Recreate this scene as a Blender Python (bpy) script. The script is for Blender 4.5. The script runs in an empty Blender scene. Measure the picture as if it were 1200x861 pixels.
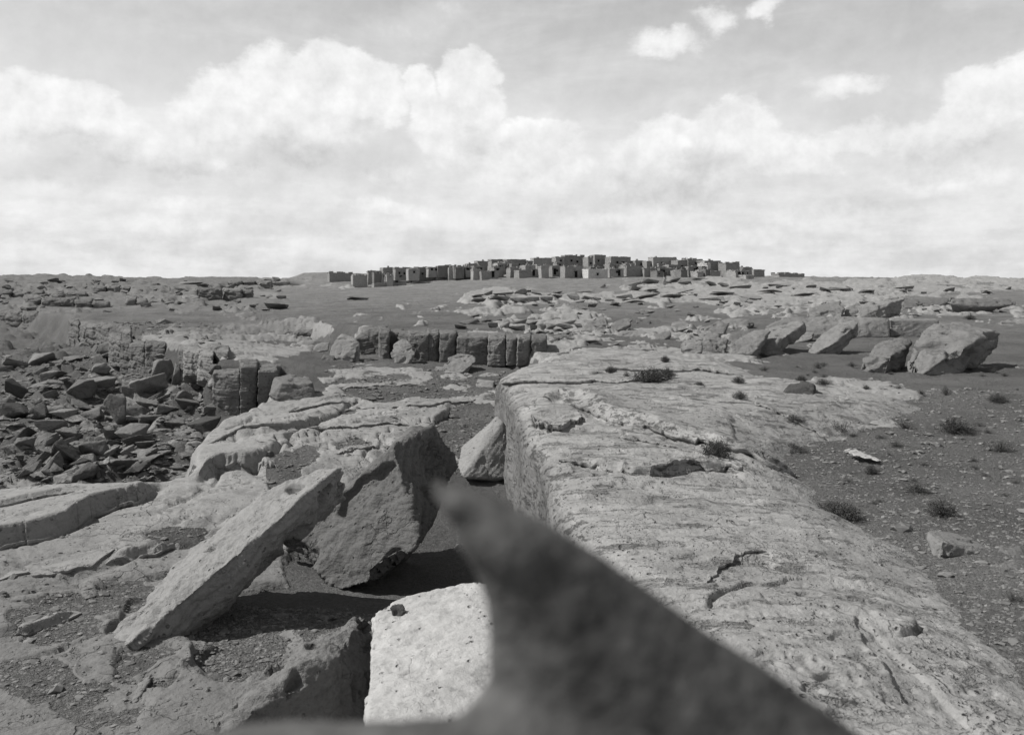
import bpy, bmesh, math, random
import numpy as np
from mathutils import Vector, Matrix

random.seed(7)
rng = np.random.default_rng(11)
R = math.radians
PI = math.pi
sc = bpy.context.scene
col = sc.collection

# ------------------------------------------------------------------ camera
# eye at the origin; the plate was exposed with a falling front, so verticals stay upright
cam_data = bpy.data.cameras.new('camera')
cam = bpy.data.objects.new('camera', cam_data)
col.objects.link(cam)
cam.location = (0, 0, 0)
cam.rotation_euler = (R(90), 0, 0)
cam_data.sensor_width = 36
cam_data.lens = 30.0
cam_data.shift_y = -100.5 / 1200
cam_data.clip_start = 0.02
cam_data.clip_end = 9000
cam_data.dof.use_dof = True
cam_data.dof.focus_distance = 14.0
cam_data.dof.aperture_fstop = 3.5
sc.camera = cam

SUN_EL = 47.0          # degrees above the horizon
SUN_FWD = 4.0          # degrees past due left, away from the camera
se, sf = R(SUN_EL), R(SUN_FWD)
SUN = Vector((-math.cos(se) * math.cos(sf), math.cos(se) * math.sin(sf), math.sin(se)))
sun_data = bpy.data.lights.new('sun', 'SUN')
sun_data.energy = 5.0
sun_data.angle = R(0.55)
sun_data.color = (1.0, 0.985, 0.96)
sun = bpy.data.objects.new('sun', sun_data)
sun.rotation_euler = SUN.to_track_quat('Z', 'Y').to_euler()
col.objects.link(sun)

vs = sc.view_settings
vs.view_transform = 'Standard'
vs.look = 'None'
vs.exposure = 0.0
vs.gamma = 1.0


# ------------------------------------------------------------------ node helper
class NT:
    def __init__(s, tree):
        s.t = tree

    def n(s, typ, **kw):
        nd = s.t.nodes.new(typ)
        for k, v in kw.items():
            if k.startswith('i_'):
                nd.inputs[k[2:].replace('_', ' ')].default_value = v
            else:
                setattr(nd, k, v)
        return nd

    def l(s, a, b):
        s.t.links.new(a, b)

    def put(s, v, sock):
        if hasattr(v, 'links') or hasattr(v, 'is_output'):
            s.t.links.new(v, sock)
        else:
            sock.default_value = v

    def m(s, op, a, b=0.0, c=0.0, clamp=False):
        nd = s.t.nodes.new('ShaderNodeMath')
        nd.operation = op
        nd.use_clamp = clamp
        s.put(a, nd.inputs[0]); s.put(b, nd.inputs[1]); s.put(c, nd.inputs[2])
        return nd.outputs[0]

    def ss(s, v, lo, hi, a=0.0, b=1.0):
        nd = s.t.nodes.new('ShaderNodeMapRange')
        nd.interpolation_type = 'SMOOTHSTEP'
        s.put(v, nd.inputs[0])
        nd.inputs[1].default_value = lo; nd.inputs[2].default_value = hi
        nd.inputs[3].default_value = a; nd.inputs[4].default_value = b
        return nd.outputs[0]

    def noise(s, vec, scale, detail=4, rough=0.55, dist=0.0):
        nd = s.t.nodes.new('ShaderNodeTexNoise')
        s.t.links.new(vec, nd.inputs['Vector'])
        nd.inputs['Scale'].default_value = scale
        nd.inputs['Detail'].default_value = detail
        nd.inputs['Roughness'].default_value = rough
        nd.inputs['Distortion'].default_value = dist
        return nd.outputs['Fac']

    def vor(s, vec, scale, feature='F1', out='Distance'):
        nd = s.t.nodes.new('ShaderNodeTexVoronoi')
        nd.feature = feature
        s.t.links.new(vec, nd.inputs['Vector'])
        nd.inputs['Scale'].default_value = scale
        return nd.outputs[out]

    def mul(s, vec, xyz):
        nd = s.t.nodes.new('ShaderNodeVectorMath')
        nd.operation = 'MULTIPLY'
        s.t.links.new(vec, nd.inputs[0]); nd.inputs[1].default_value = xyz
        return nd.outputs[0]

    def mix(s, f, a, b):
        return s.m('ADD', s.m('MULTIPLY', a, s.m('SUBTRACT', 1.0, f)), s.m('MULTIPLY', b, f))


# ------------------------------------------------------------------ sky
world = bpy.data.worlds.new('World')
sc.world = world
world.use_nodes = True
wt = world.node_tree
wt.nodes.clear()
N = NT(wt)
sky = N.n('ShaderNodeTexSky', sky_type='NISHITA')
sky.sun_disc = False
sky.sun_elevation = se
sky.sun_rotation = math.atan2(SUN.x, SUN.y)
sky.altitude = 1900
sky.dust_density = 2.2
bw = N.n('ShaderNodeRGBToBW')
N.l(sky.outputs[0], bw.inputs[0])
tc = N.n('ShaderNodeTexCoord')
vec = tc.outputs['Generated']
sep = N.n('ShaderNodeSeparateXYZ')
N.l(vec, sep.inputs[0])
az = N.m('ARCTAN2', sep.outputs[0], sep.outputs[1])
el = N.m('ARCSINE', sep.outputs[2])
comb = N.n('ShaderNodeCombineXYZ')
N.l(az, comb.inputs[0]); N.l(el, comb.inputs[1])
ae = comb.outputs[0]
# billowing offset of the lookup point gives the cauliflower edges
wob = N.n('ShaderNodeTexNoise')
N.l(N.mul(vec, (1, 1, 1.5)), wob.inputs['Vector'])
wob.inputs['Scale'].default_value = 11; wob.inputs['Detail'].default_value = 6; wob.inputs['Roughness'].default_value = 0.62
sub = N.n('ShaderNodeVectorMath', operation='SUBTRACT'); sub.inputs[1].default_value = (.5, .5, .5)
N.l(wob.outputs['Color'], sub.inputs[0])
scl = N.n('ShaderNodeVectorMath', operation='SCALE'); scl.inputs['Scale'].default_value = 0.075
N.l(sub.outputs[0], scl.inputs[0])
addv = N.n('ShaderNodeVectorMath', operation='ADD')
N.l(ae, addv.inputs[0]); N.l(scl.outputs[0], addv.inputs[1])
aew = addv.outputs[0]


def px_ang(px, py):
    return math.atan((px - 600) / 1000), math.atan((330 - py) / math.hypot(1000, px - 600))


def blobs(lst, v):
    """metaball field of the cloud heads, in azimuth and elevation"""
    out = None
    for cx, cy, rx, ry, w in lst:
        a, e = px_ang(cx, cy)
        mp = N.n('ShaderNodeMapping')
        N.l(v, mp.inputs['Vector'])
        sx, sy = 1000.0 / rx, 1000.0 / ry
        mp.inputs['Scale'].default_value = (sx, sy, 0)
        mp.inputs['Location'].default_value = (-a * sx, -e * sy, 0)
        ln = N.n('ShaderNodeVectorMath', operation='LENGTH')
        N.l(mp.outputs[0], ln.inputs[0])
        f = N.m('MULTIPLY', N.m('SUBTRACT', 1.0, ln.outputs['Value'], clamp=True), w)
        out = f if out is None else N.m('SMOOTH_MAX', out, f, 0.12)
    return out


heads = [(45, 128, 90, 52, 1), (105, 135, 60, 42, 1), (140, 168, 75, 34, 1), (195, 178, 60, 30, .9), (225, 198, 60, 20, .8),
         (262, 130, 75, 60, 1), (325, 108, 80, 66, 1), (390, 96, 75, 60, 1), (440, 118, 55, 50, 1), (345, 150, 120, 62, 1),
         (498, 118, 34, 40, 1), (552, 92, 48, 46, 1), (560, 125, 42, 60, 1), (520, 158, 55, 50, 1),
         (625, 156, 60, 28, .8), (640, 205, 70, 36, .7), (590, 190, 80, 55, .7),
         (785, 46, 90, 30, .42), (838, 26, 56, 30, .42), (896, 12, 34, 24, .5),
         (858, 148, 60, 44, 1), (800, 172, 80, 46, 1), (745, 212, 70, 44, .8), (790, 205, 110, 55, .9), (905, 178, 50, 34, .9),
         (1030, 165, 90, 30, .8), (1000, 98, 90, 30, .42), (1095, 168, 80, 36, .8), (985, 175, 70, 24, .7),
         (1172, 112, 62, 44, 1), (1196, 92, 46, 34, 1), (1140, 145, 60, 26, .8),
         (20, 165, 60, 40, .6), (205, 235, 70, 16, .5), (290, 200, 30, 20, .5), (445, 205, 60, 20, .5), (200, 260, 160, 20, .5), (60, 215, 90, 20, .5), (660, 175, 40, 22, .5), (960, 200, 60, 22, .6), (1060, 205, 50, 18, .5), (460, 245, 120, 24, .5), (700, 262, 150, 26, .5), (1000, 245, 130, 22, .5),
         (885, 268, 50, 22, .6), (1130, 210, 110, 26, .6)]
greys = [(80, 170, 90, 22, .8), (440, 160, 80, 26, .8), (560, 175, 70, 22, .7), (830, 190, 90, 24, .9), (1150, 175, 80, 26, .9), (130, 195, 150, 40, 1), (360, 190, 190, 44, 1), (240, 215, 150, 34, .8), (820, 222, 190, 42, 1), (1000, 135, 120, 30, 1), (1110, 190, 130, 34, .9),
         (1050, 235, 160, 30, .7), (560, 232, 100, 26, .5)]
hd = blobs(heads, aew)
gr = blobs(greys, aew)
fine = N.noise(vec, 30, 6, 0.6)
soft = N.noise(N.mul(vec, (1, 1, 3.2)), 4.6, 7, 0.6, 0.4)
edge = N.m('ADD', hd, N.m('ADD', N.m('MULTIPLY', N.m('SUBTRACT', fine, 0.5), 0.34), N.m('MULTIPLY', N.m('SUBTRACT', soft, 0.5), 0.5)))
headmask = N.ss(edge, 0.16, 0.42)
up = N.n('ShaderNodeVectorMath', operation='ADD'); N.l(vec, up.inputs[0]); up.inputs[1].default_value = (-.006, 0, .014)
relief = N.m('SUBTRACT', N.noise(vec, 13, 6, .62), N.noise(up.outputs[0], 13, 6, .62))
greymask = N.m('MULTIPLY', N.ss(N.m('ADD', gr, N.m('MULTIPLY', N.m('SUBTRACT', soft, 0.5), 0.7)), 0.05, 0.9), 0.9)
wisp = N.ss(soft, 0.44, 0.72)
clear = N.m('MULTIPLY', bw.outputs[0], 0.10)              # NISHITA strength
veil = N.m('MULTIPLY', N.ss(el, 0.15, 1.15, 1.0, 0.12), N.ss(el, -0.05, 0.45, 0.50, 0.34))   # thin high veil, thickest low down
pale = N.m('ADD', N.m('ADD', clear, veil), N.m('MULTIPLY', N.m('SUBTRACT', wisp, 0.5), 0.10))
shade = N.mix(greymask, 0.90, 0.66)
puff = N.m('ADD', shade, N.m('MULTIPLY', relief, 0.75))
skyv = N.mix(N.m('MULTIPLY', greymask, 0.5), pale, 0.62)
skyv = N.m('ADD', skyv, N.m('MULTIPLY', relief, 0.22))
skyv = N.mix(N.m('MULTIPLY', headmask, 0.88), skyv, puff)
hz = N.ss(el, 0.0, 0.22, 0.82, 0.0)
low = N.m('ADD', 0.685, N.m('MULTIPLY', N.m('SUBTRACT', N.ss(N.noise(N.mul(vec, (1, 1, 3.5)), 7, 7, 0.62), 0.36, 0.66), 0.5), 0.20))
low = N.m('ADD', low, N.m('MULTIPLY', relief, 0.5))
skyv = N.mix(hz, skyv, low)
skyv = N.mix(N.m('MULTIPLY', headmask, 0.5), skyv, puff)
bg = N.n('ShaderNodeBackground')
N.l(skyv, bg.inputs['Color'])
bg.inputs['Strength'].default_value = 1.0
wo = N.n('ShaderNodeOutputWorld')
N.l(bg.outputs[0], wo.inputs[0])

# ------------------------------------------------------------------ numpy noise
T2 = rng.random((256, 256)).astype(np.float32) * 2 - 1
T3 = (rng.random((64, 64, 64)).astype(np.float32) * 2 - 1)
JX = rng.random((256, 256)).astype(np.float32)
JY = rng.random((256, 256)).astype(np.float32)


def vn2(x, y):
    xi = np.floor(x); yi = np.floor(y)
    fx = x - xi; fy = y - yi
    xi = xi.astype(np.int64); yi = yi.astype(np.int64)
    fx = fx * fx * fx * (fx * (fx * 6 - 15) + 10); fy = fy * fy * fy * (fy * (fy * 6 - 15) + 10)
    a = T2[xi & 255, yi & 255]; b = T2[(xi + 1) & 255, yi & 255]
    c = T2[xi & 255, (yi + 1) & 255]; d = T2[(xi + 1) & 255, (yi + 1) & 255]
    return (a * (1 - fx) + b * fx) * (1 - fy) + (c * (1 - fx) + d * fx) * fy


def fbm2(x, y, octs=5, g=0.5, seed=0.0):
    s = 0; a = 1.0; tot = 0
    x = x + seed * 17.3; y = y - seed * 9.1
    for i in range(octs):
        s = s + a * vn2(x, y); tot += a
        x, y = (x * 0.8 - y * 0.6) * 2.03 + 13.7, (x * 0.6 + y * 0.8) * 2.03 - 7.1
        a *= g
    return s / tot


def vn3(p):
    pi = np.floor(p); f = p - pi
    pi = pi.astype(np.int64)
    f = f * f * (3 - 2 * f)
    x, y, z = pi[:, 0], pi[:, 1], pi[:, 2]
    fx, fy, fz = f[:, 0], f[:, 1], f[:, 2]
    def g(i, j, k): return T3[(x + i) & 63, (y + j) & 63, (z + k) & 63]
    v0 = (g(0, 0, 0) * (1 - fx) + g(1, 0, 0) * fx) * (1 - fy) + (g(0, 1, 0) * (1 - fx) + g(1, 1, 0) * fx) * fy
    v1 = (g(0, 0, 1) * (1 - fx) + g(1, 0, 1) * fx) * (1 - fy) + (g(0, 1, 1) * (1 - fx) + g(1, 1, 1) * fx) * fy
    return v0 * (1 - fz) + v1 * fz


def fbm3(p, octs=4, g=0.5):
    s = 0; a = 1.0; tot = 0
    p = np.array(p, dtype=np.float64)
    for i in range(octs):
        s = s + a * vn3(p); tot += a
        q = p.copy()
        q[:, 0] = p[:, 0] * .8 - p[:, 1] * .6; q[:, 1] = p[:, 0] * .6 + p[:, 1] * .8
        p = q * 2.03 + 5.3
        a *= g
    return s / tot


def worley(x, y):
    xi = np.floor(x).astype(np.int64); yi = np.floor(y).astype(np.int64)
    f1 = np.full(x.shape, 9.0); f2 = np.full(x.shape, 9.0); idv = np.zeros(x.shape)
    for i in (-1, 0, 1):
        for j in (-1, 0, 1):
            cx = (xi + i) & 255; cy = (yi + j) & 255
            d = np.hypot(xi + i + JX[cx, cy] - x, yi + j + JY[cx, cy] - y)
            c = d < f1
            f2 = np.where(c, f1, np.minimum(f2, d)); idv = np.where(c, T2[cx, cy], idv); f1 = np.where(c, d, f1)
    return f1, f2, idv


def sst(v, lo, hi):
    t = np.clip((v - lo) / (hi - lo), 0, 1)
    return t * t * (3 - 2 * t)


# ------------------------------------------------------------------ layout: bearings from the eye and ranges to plan
def P(px, py, D):
    return Vector(((px - 600) * D / 1000, D, -(py - 330) * D / 1000))


def PL(px, D):
    return ((px - 600) * D / 1000, D)


def tps_fit(pts):
    A = np.array([(math.atan((p[0] - 600) / 1000), math.log(p[1] / math.cos(math.atan((p[0] - 600) / 1000)))) for p in pts])
    z = np.array([p[2] for p in pts], float)
    n = len(pts)
    d = np.hypot(A[:, None, 0] - A[None, :, 0], A[:, None, 1] - A[None, :, 1])
    K = np.where(d > 0, d * d * np.log(d + 1e-12), 0) + np.eye(n) * 0.002
    Pm = np.c_[np.ones(n), A]
    M = np.zeros((n + 3, n + 3)); M[:n, :n] = K; M[:n, n:] = Pm; M[n:, :n] = Pm.T
    w = np.linalg.solve(M, np.r_[z, 0, 0, 0])
    return A, w


def tps_eval(fit, th, lr):
    A, w = fit
    th = np.clip(th, -0.85, 0.85)
    out = w[-3] + w[-2] * th + w[-1] * lr
    for i in range(len(A)):
        d2 = (th - A[i, 0]) ** 2 + (lr - A[i, 1]) ** 2 + 1e-9
        out = out + w[i] * 0.5 * d2 * np.log(d2)
    return out


LOW = tps_fit([(100, 3, -3.45), (600, 3, -3.6), (900, 3, -3.7), (-200, 8, -3.3), (100, 6.5, -3.4), (300, 7.5, -3.42), (-100, 10, -3.35), (0, 13.2, -3.3), (150, 13.3, -3.3),
               (250, 12, -3.42), (450, 9, -3.6), (520, 7.5, -3.7), (520, 12.5, -3.98), (400, 10.8, -3.86), (450, 10.6, -3.88), (375, 9.2, -3.62), (560, 16, -4.0), (600, 12, -4.0), (430, 12.5, -3.75), (380, 14, -3.5),
               (300, 17, -3.3), (450, 20, -3.45), (540, 20, -3.75), (400, 25, -3.35), (500, 32, -3.12), (560, 32, -3.18), (440, 33.5, -3.05), (540, 26, -3.5), (600, 25, -3.7), (700, 30, -3.4),
               (290, 28, -2.72), (340, 30, -2.85), (270, 21, -3.42), (325, 24.3, -3.4), (235, 17.5, -3.42), (295, 24, -3.42), (420, 29, -3.2), (330, 36, -3.0), (370, 46, -3.2), (240, 28.5, -2.7), (150, 38, -2.55), (210, 34, -2.55),
               (200, 47, -2.6), (300, 50, -3.15), (250, 58, -2.65), (90, 52, -2.55), (0, 69, -2.5), (-100, 78, -2.5), (100, 80, -2.6), (-300, 60, -2.6),
               (250, 100, -2.7), (0, 110, -2.6), (900, 60, -3), (900, 200, -2), (100, 300, 0), (900, 400, 0)])
HIGH = tps_fit([(900, 2.5, -2.5), (1250, 3, -2.4), (700, 3, -2.7), (1190, 5, -2.38), (1150, 6.8, -2.5), (1085, 8.8, -2.6), (1150, 12, -2.78), (1300, 12, -2.7), (900, 12, -2.75),
                (1150, 20, -2.8), (900, 25, -2.78), (700, 25, -2.65), (1110, 25.5, -2.8), (1250, 27, -2.7), (900, 41, -2.9), (700, 38, -2.7), (620, 28, -2.6),
                (450, 35, -2.1), (550, 34, -2.2), (600, 42, -2.35), (680, 48, -2.6), (850, 55, -2.6), (1100, 50, -2.7), (1100, 85, -2.5), (600, 75, -2.3), (400, 65, -2.35), (300, 62, -2.6),
                (200, 64, -2.65), (300, 130, -2.15), (500, 140, -2.1), (100, 130, -2.3), (0, 90, -2.7), (-100, 90, -2.6),
                (500, 190, -1.2), (420, 240, -1.75), (500, 245, -.1), (600, 245, 1.1), (700, 235, 0.95), (850, 245, 1.15), (930, 260, 1.5), (650, 130, -2.3), (800, 130, -2.2),
                (700, 190, -.9), (850, 190, -.5), (950, 130, -1.9), (1000, 200, 0.1), (1100, 300, 0.9), (1000, 290, 1.2), (1190, 300, 0.9), (1150, 130, -1.7),
                (350, 250, -1.0), (300, 310, 0.5), (380, 300, .9), (150, 300, 0.9), (0, 300, 1.7), (80, 300, 2.0), (-150, 300, 1.8), (0, 200, -.6), (150, 200, -.9),
                (600, 290, 2.0), (800, 290, 2.0), (600, 340, 1.0), (1400, 100, -2), (1400, 300, 1)])
TAL = tps_fit([(100, 14, -5.0), (100, 20, -4.9), (180, 19, -4.85), (0, 16, -5.0), (60, 30, -4.65), (200, 28, -4.35), (250, 24, -4.4), (100, 40, -4.5), (150, 36, -4.15),
               (20, 60, -4.5), (80, 50, -3.95), (0, 68, -3.85), (-150, 72, -3.9), (-200, 30, -5.4), (-300, 15, -6), (290, 26, -4.2), (-100, 110, -3.5), (220, 31, -4.2)])

pl_tal = [(-14, 12.2), (-9.4, 13.5), (-8.1, 13.6), (-5.8, 13.8), (-5.25, 14.2), (-6.35, 17.4), (-6.75, 20.6), (-6.95, 24.6), (-7.5, 28.4), (-9.6, 27.8),
          (-11.2, 33.6), (-13.0, 35), (-16.6, 38.8), (-19.5, 46), (-26.5, 55), (-41, 72.5), (-70, 80), (-300, 90), (-300, 10)]
pl_high = [PL(235, 60), PL(300, 53), PL(370, 50), PL(385, 45), PL(420, 38.5), PL(500, 35.2), PL(560, 34.2), PL(612, 31), PL(640, 26), (1.6, 21), (1.8, 12), (2.0, 3), (2.0, -60),
           (900, -60), (4000, 5000), (-4000, 5000), (-4000, 700), (-230, 330), (-60, 84)]


def sdist(poly, x, y, closed=True):
    """signed distance to a polygon, positive inside"""
    p = np.array(poly); n = len(p)
    d = np.full(x.shape, 1e9); ins = np.zeros(x.shape, bool)
    for i in range(n if closed else n - 1):
        a = p[i]; b = p[(i + 1) % n]
        ex, ey = b - a
        t = np.clip(((x - a[0]) * ex + (y - a[1]) * ey) / (ex * ex + ey * ey + 1e-9), 0, 1)
        d = np.minimum(d, np.hypot(x - a[0] - t * ex, y - a[1] - t * ey))
        if closed:
            c = ((a[1] > y) != (b[1] > y))
            with np.errstate(divide='ignore', invalid='ignore'):
                ins ^= c & (x < ex * (y - a[1]) / (ey if abs(ey) > 1e-12 else 1e-12) + a[0])
    return np.where(ins, d, -d) if closed else d


def scarp(x, y, pts, h, w, reach, undercut=0.0):
    """ground on the far (left-hand) side of the line stands h higher, dying out over reach"""
    p = np.array(pts); n = len(p)
    best = np.full(x.shape, 1e9); sg = np.zeros(x.shape); tt = np.zeros(x.shape)
    for i in range(n - 1):
        a = p[i]; b = p[i + 1]; ex, ey = b - a; L2 = ex * ex + ey * ey
        t = np.clip(((x - a[0]) * ex + (y - a[1]) * ey) / L2, 0, 1)
        d = np.hypot(x - a[0] - t * ex, y - a[1] - t * ey)
        c = d < best
        best = np.where(c, d, best)
        sg = np.where(c, np.sign(ex * (y - a[1]) - ey * (x - a[0])), sg)
        tt = np.where(c, (i + t) / (n - 1), tt)
    s = best * sg
    w = np.maximum(w, y * y / 2700)
    end = np.clip(np.minimum(tt, 1 - tt) * 6, 0, 1)
    up = sst(s, -w, w) * np.exp(-np.maximum(s, 0) / reach)
    gully = -undercut * np.exp(-((s + 1.6 * w) / (1.6 * w)) ** 2)
    return (up * h + gully) * end


def crackline(x, y, pts, depth, w):
    d = sdist(pts, x + 0.12 * vn2(x * 2.1, y * 2.1), y + 0.15 * vn2(x * 1.7 + 9, y * 1.7), closed=False)
    return -depth * np.exp(-(d / w) ** 2)


def blobmask(px, py, lst):
    out = np.zeros(px.shape)
    for cx, cy, rx, ry, w in lst:
        out = np.maximum(out, w * sst(1.25 - np.hypot((px - cx) / rx, (py - cy) / ry), 0, .5))
    return out


ROCKY = [(150, 640, 330, 85, 1), (100, 800, 300, 100, .95), (330, 530, 120, 75, 1), (250, 470, 60, 30, 1), (430, 490, 110, 45, .8), (460, 440, 90, 14, .5), (560, 470, 40, 18, .6),
         (300, 405, 60, 20, .5), (240, 400, 90, 12, .7), (610, 349, 60, 7, 1), (720, 349, 70, 8, 1), (830, 350, 110, 10, 1), (980, 343, 130, 14, .8), (1120, 334, 130, 9, .65),
         (850, 336, 120, 7, .6), (650, 380, 80, 9, .7), (760, 420, 150, 12, .75), (690, 398, 60, 9, .5), (980, 465, 100, 15, .9), (950, 490, 60, 9, .6), (1010, 503, 60, 7, .5),
         (100, 345, 170, 18, .6), (200, 332, 150, 7, .6), (250, 352, 90, 12, .7), (60, 335, 90, 12, .6), (390, 345, 60, 6, .3), (330, 385, 50, 12, .7),
         (1060, 360, 140, 14, .5), (900, 362, 60, 8, .4), (540, 396, 110, 6, .7), (620, 408, 60, 12, .8), (860, 440, 60, 8, .7), (800, 400, 70, 12, .5), (600, 364, 90, 5, .5)]
SOIL = [(330, 715, 110, 26, 1), (280, 770, 60, 34, 1), (230, 740, 40, 20, .8), (120, 830, 60, 30, .6), (40, 800, 60, 30, .5), (90, 715, 60, 16, .8), (215, 635, 45, 12, .7), (150, 700, 40, 25, .6), (60, 740, 60, 20, .6), (330, 555, 22, 25, .7), (360, 540, 20, 14, .6), (555, 500, 40, 30, .9), (470, 455, 60, 10, .6),
        (450, 440, 30, 10, .5), (540, 450, 40, 9, .7), (420, 525, 22, 10, .6), (560, 590, 60, 30, 1), (520, 700, 70, 80, 1), (390, 700, 60, 60, .8), (180, 790, 50, 26, .7), (440, 335, 140, 13, 1), (210, 376, 90, 9, 1),
        (180, 345, 60, 5, .5), (640, 335, 70, 9, .9), (600, 372, 40, 4, .6), (510, 378, 60, 6, .6), (400, 370, 70, 5, .6), (700, 360, 120, 5, .5)]


def ground(x, y, full=False):
    """height of the land, the share of bare rock, and the talus mask"""
    r = np.hypot(x, y)
    th = np.arctan2(x, np.maximum(y, 1e-3)); th = np.where(y <= 0, np.sign(x) * 0.85, th)
    lr = np.log(np.maximum(r, 2.0)); lr = np.minimum(lr, math.log(360))
    zl = tps_eval(LOW, th, lr); zh = tps_eval(HIGH, th, lr); zt = tps_eval(TAL, th, np.minimum(lr, math.log(115)))
    zt = np.clip(zt, -6.5, -3.2); zl = np.clip(zl, -4.2, -2); zh = np.clip(zh, -3.1, 3)
    wob_ = 0.02 * np.minimum(r, 60)
    dxn = wob_ * fbm2(x / (wob_ * 2 + .3) * .2, y / (wob_ * 2 + .3) * .2, 4, .6, 3)
    dh = sdist(pl_high, x, y) + dxn
    mh = sst(dh, -.05, 0.35 + r * .004)
    z0 = zl * (1 - mh) + zh * mh
    dt = sdist(pl_tal, x, y) + dxn * .8
    mt = sst(dt, -.05, .45 + r * .006)
    z0 = z0 * (1 - mt) + zt * mt
    yy = np.maximum(y, .5)
    px = 600 + 1000 * x / yy; py = 330 - 1000 * z0 / yy
    jx = 26 * fbm2(px / 40, py / 14, 3, .5, 5); jy = 8 * fbm2(px / 40, py / 14, 3, .5, 6)
    rock = blobmask(px + jx, py + jy, ROCKY)
    soil = blobmask(px + jx * .7, py + jy * .7, SOIL)
    rock = np.clip(rock * (1 - soil), 0, 1)
    rock = np.where(y < 2, .2, rock)
    rock = np.clip(rock, 0.05, 1)
    rock = rock * (1 - mt * .8)
    # patchiness
    n1 = fbm2(x * .45, y * .28, 5, .55, 1)
    n1f = fbm2(px / 22, py / 4.5, 4, .55, 2)
    pn = np.where(r < 40, n1, n1f)
    bias = rock + (.62 - .30 * sst(-y, -16, -12)) * pn - .5
    z = z0.copy()
    near = 1 / (1 + (r / 22) ** 2)
    # gentle swell
    z += 0.10 * fbm2(x * .12, y * .12, 3, .5, 8) * np.minimum(r / 12, 4) * (1 - .7 * sst(-np.abs(py - 345), -20, 0))
    # strata: broad flat treads with crisp risers
    s = np.clip(0.025 + r * .0022, .03, .42)
    bed = 2.2 * s * fbm2(x / (s * 44) + n1 * .3, y / (s * 30), 4, .45, 12) 
    # joint blocks
    wx = x + .35 * fbm2(x * .5, y * .5, 3, .5, 31); wy = y + .35 * fbm2(x * .5, y * .5, 3, .5, 32)
    ca, sa_ = math.cos(.6), math.sin(.6)
    u = (wx * ca + wy * sa_); v = (-wx * sa_ + wy * ca)
    u = np.where(r > 52, wx * .38, u); v = np.where(r > 52, wy * .8, v)
    f1, f2, cid = worley(u * .42, v * .75)
    f1b, f2b, cidb = worley(u * 1.9 + 7, v * 2.6)
    kk = 3.2 / np.maximum(s * 10, .5)
    _, _, cidk = worley(u * kk + 3, v * kk * 1.3)
    kn = .12 + .40 * sst(y, 14, 17) + .48 * sst(y, 30, 45)
    bed = bed * (1 - .45 * sst(-y, -17, -13)) + kn * (.38 * s * cidk + .30 * s * cidb * (r < 45) + .3 * s * cid)
    s = s * (1 + .9 * sst(-px, -360, -300) * sst(y, 55, 80))
    q = bed / s; fl = np.floor(q); fr = q - fl
    zr = (fl + sst(fr, .0, .28 - .16 * sst(r, 40, 60)) + .25 * fr) * s / 1.25
    zr = zr + sst(r, 30, 90) * .16 * np.maximum(fbm2(px / 24, py / 2.4, 3, .6, 21), -.1) * np.minimum(r / 90, 2)
    g = f2 - f1
    zr += cid * .03 * np.minimum(r / 10, 3) - .06 * np.exp(-(g / .03) ** 2) * (r < 60)
    shf = sst(y, 14, 18) * (r < 60)
    zr += (.5 * near + .5 * shf) * (.012 * cidb - .018 * np.exp(-((f2b - f1b) / .05) ** 2) * (.35 + .65 * shf))
    # surface roughness
    zr += (.008 + .008 * sst(y, 30, 50)) * fbm2(x * 2.6, y * 2.6, 4, .5, 41) + .03 * fbm2(x * .6, y * .6, 2, .5, 43) + .004 * fbm2(x * 17, y * 17, 3, .6, 42) * near
    # soil rumples and rubble; the soil pools in the hollows of the rock
    zs = .03 * fbm2(x * 1.4, y * 1.4, 4, .55, 51) * np.minimum(r / 8, 3) + .010 * np.maximum(fbm2(x * 14, y * 14, 3, .6, 52), 0) * np.minimum(r / 8, 4)
    A = np.clip(.10 + r * .006, .12, .9)
    diff = zr - zs + bias * A * 2.2
    rk = sst(diff, -.01 - r * .0004, .02 + r * .0006)
    h_ = np.clip(diff, -A * .5, A * .16)
    z += zs + np.maximum(h_, 0) + rk * np.clip(zr - zs, -A, A) * sst(diff, 0, A * .8)
    so = 1 - rk
    f1c, f2c, cidc = worley(x * .9 + 3, y * .9)
    lump = np.clip(.34 + .3 * cidc - f1c, 0, .3)
    z += mt * lump * (.5 + .6 * cidc)
    f1d, f2d, cidd = worley(x * 3.0 + 3, y * 3.0)
    z += mt * np.clip(.3 + .3 * cidd - f1d, 0, .3) * .30
    z += mt * .22 * fbm2(x * .35, y * .35, 3, .5, 63)
    # far away the stony rises
    farr = sst(r, 70, 160)
    z += farr * so * .18 * np.maximum(fbm2(px / 7, py / 2.2, 3, .6, 61) - .15, 0) * (1 - soil)
    # drawn ledges
    for (pts, h, w, reach, uc) in SCARPS:
        z = z + scarp(x, y, pts, h, w, reach, uc)
    for (pts, dpt, w) in CRACKS:
        z = z + crackline(x, y, pts, dpt, w)
    # beyond the mesa the land drops out of sight
    z = z - sst(r, 360, 900) * 26
    if full:
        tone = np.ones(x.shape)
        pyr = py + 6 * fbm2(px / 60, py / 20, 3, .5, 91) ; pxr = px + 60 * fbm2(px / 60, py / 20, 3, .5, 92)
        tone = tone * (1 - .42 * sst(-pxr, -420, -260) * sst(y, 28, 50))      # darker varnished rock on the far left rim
        tone = tone * (1 - .38 * sst(pyr, 590, 720) * sst(-pxr, -460, -260) * (y < 16))  # lens falloff towards the lower left, darkened into the floor rock's colour
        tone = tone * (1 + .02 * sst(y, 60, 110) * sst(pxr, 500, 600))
        return z, rk, mt, tone
    return z


def gp(px, py, z):
    D = -z * 1000 / (py - 330)
    return PL(px, D)


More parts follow.
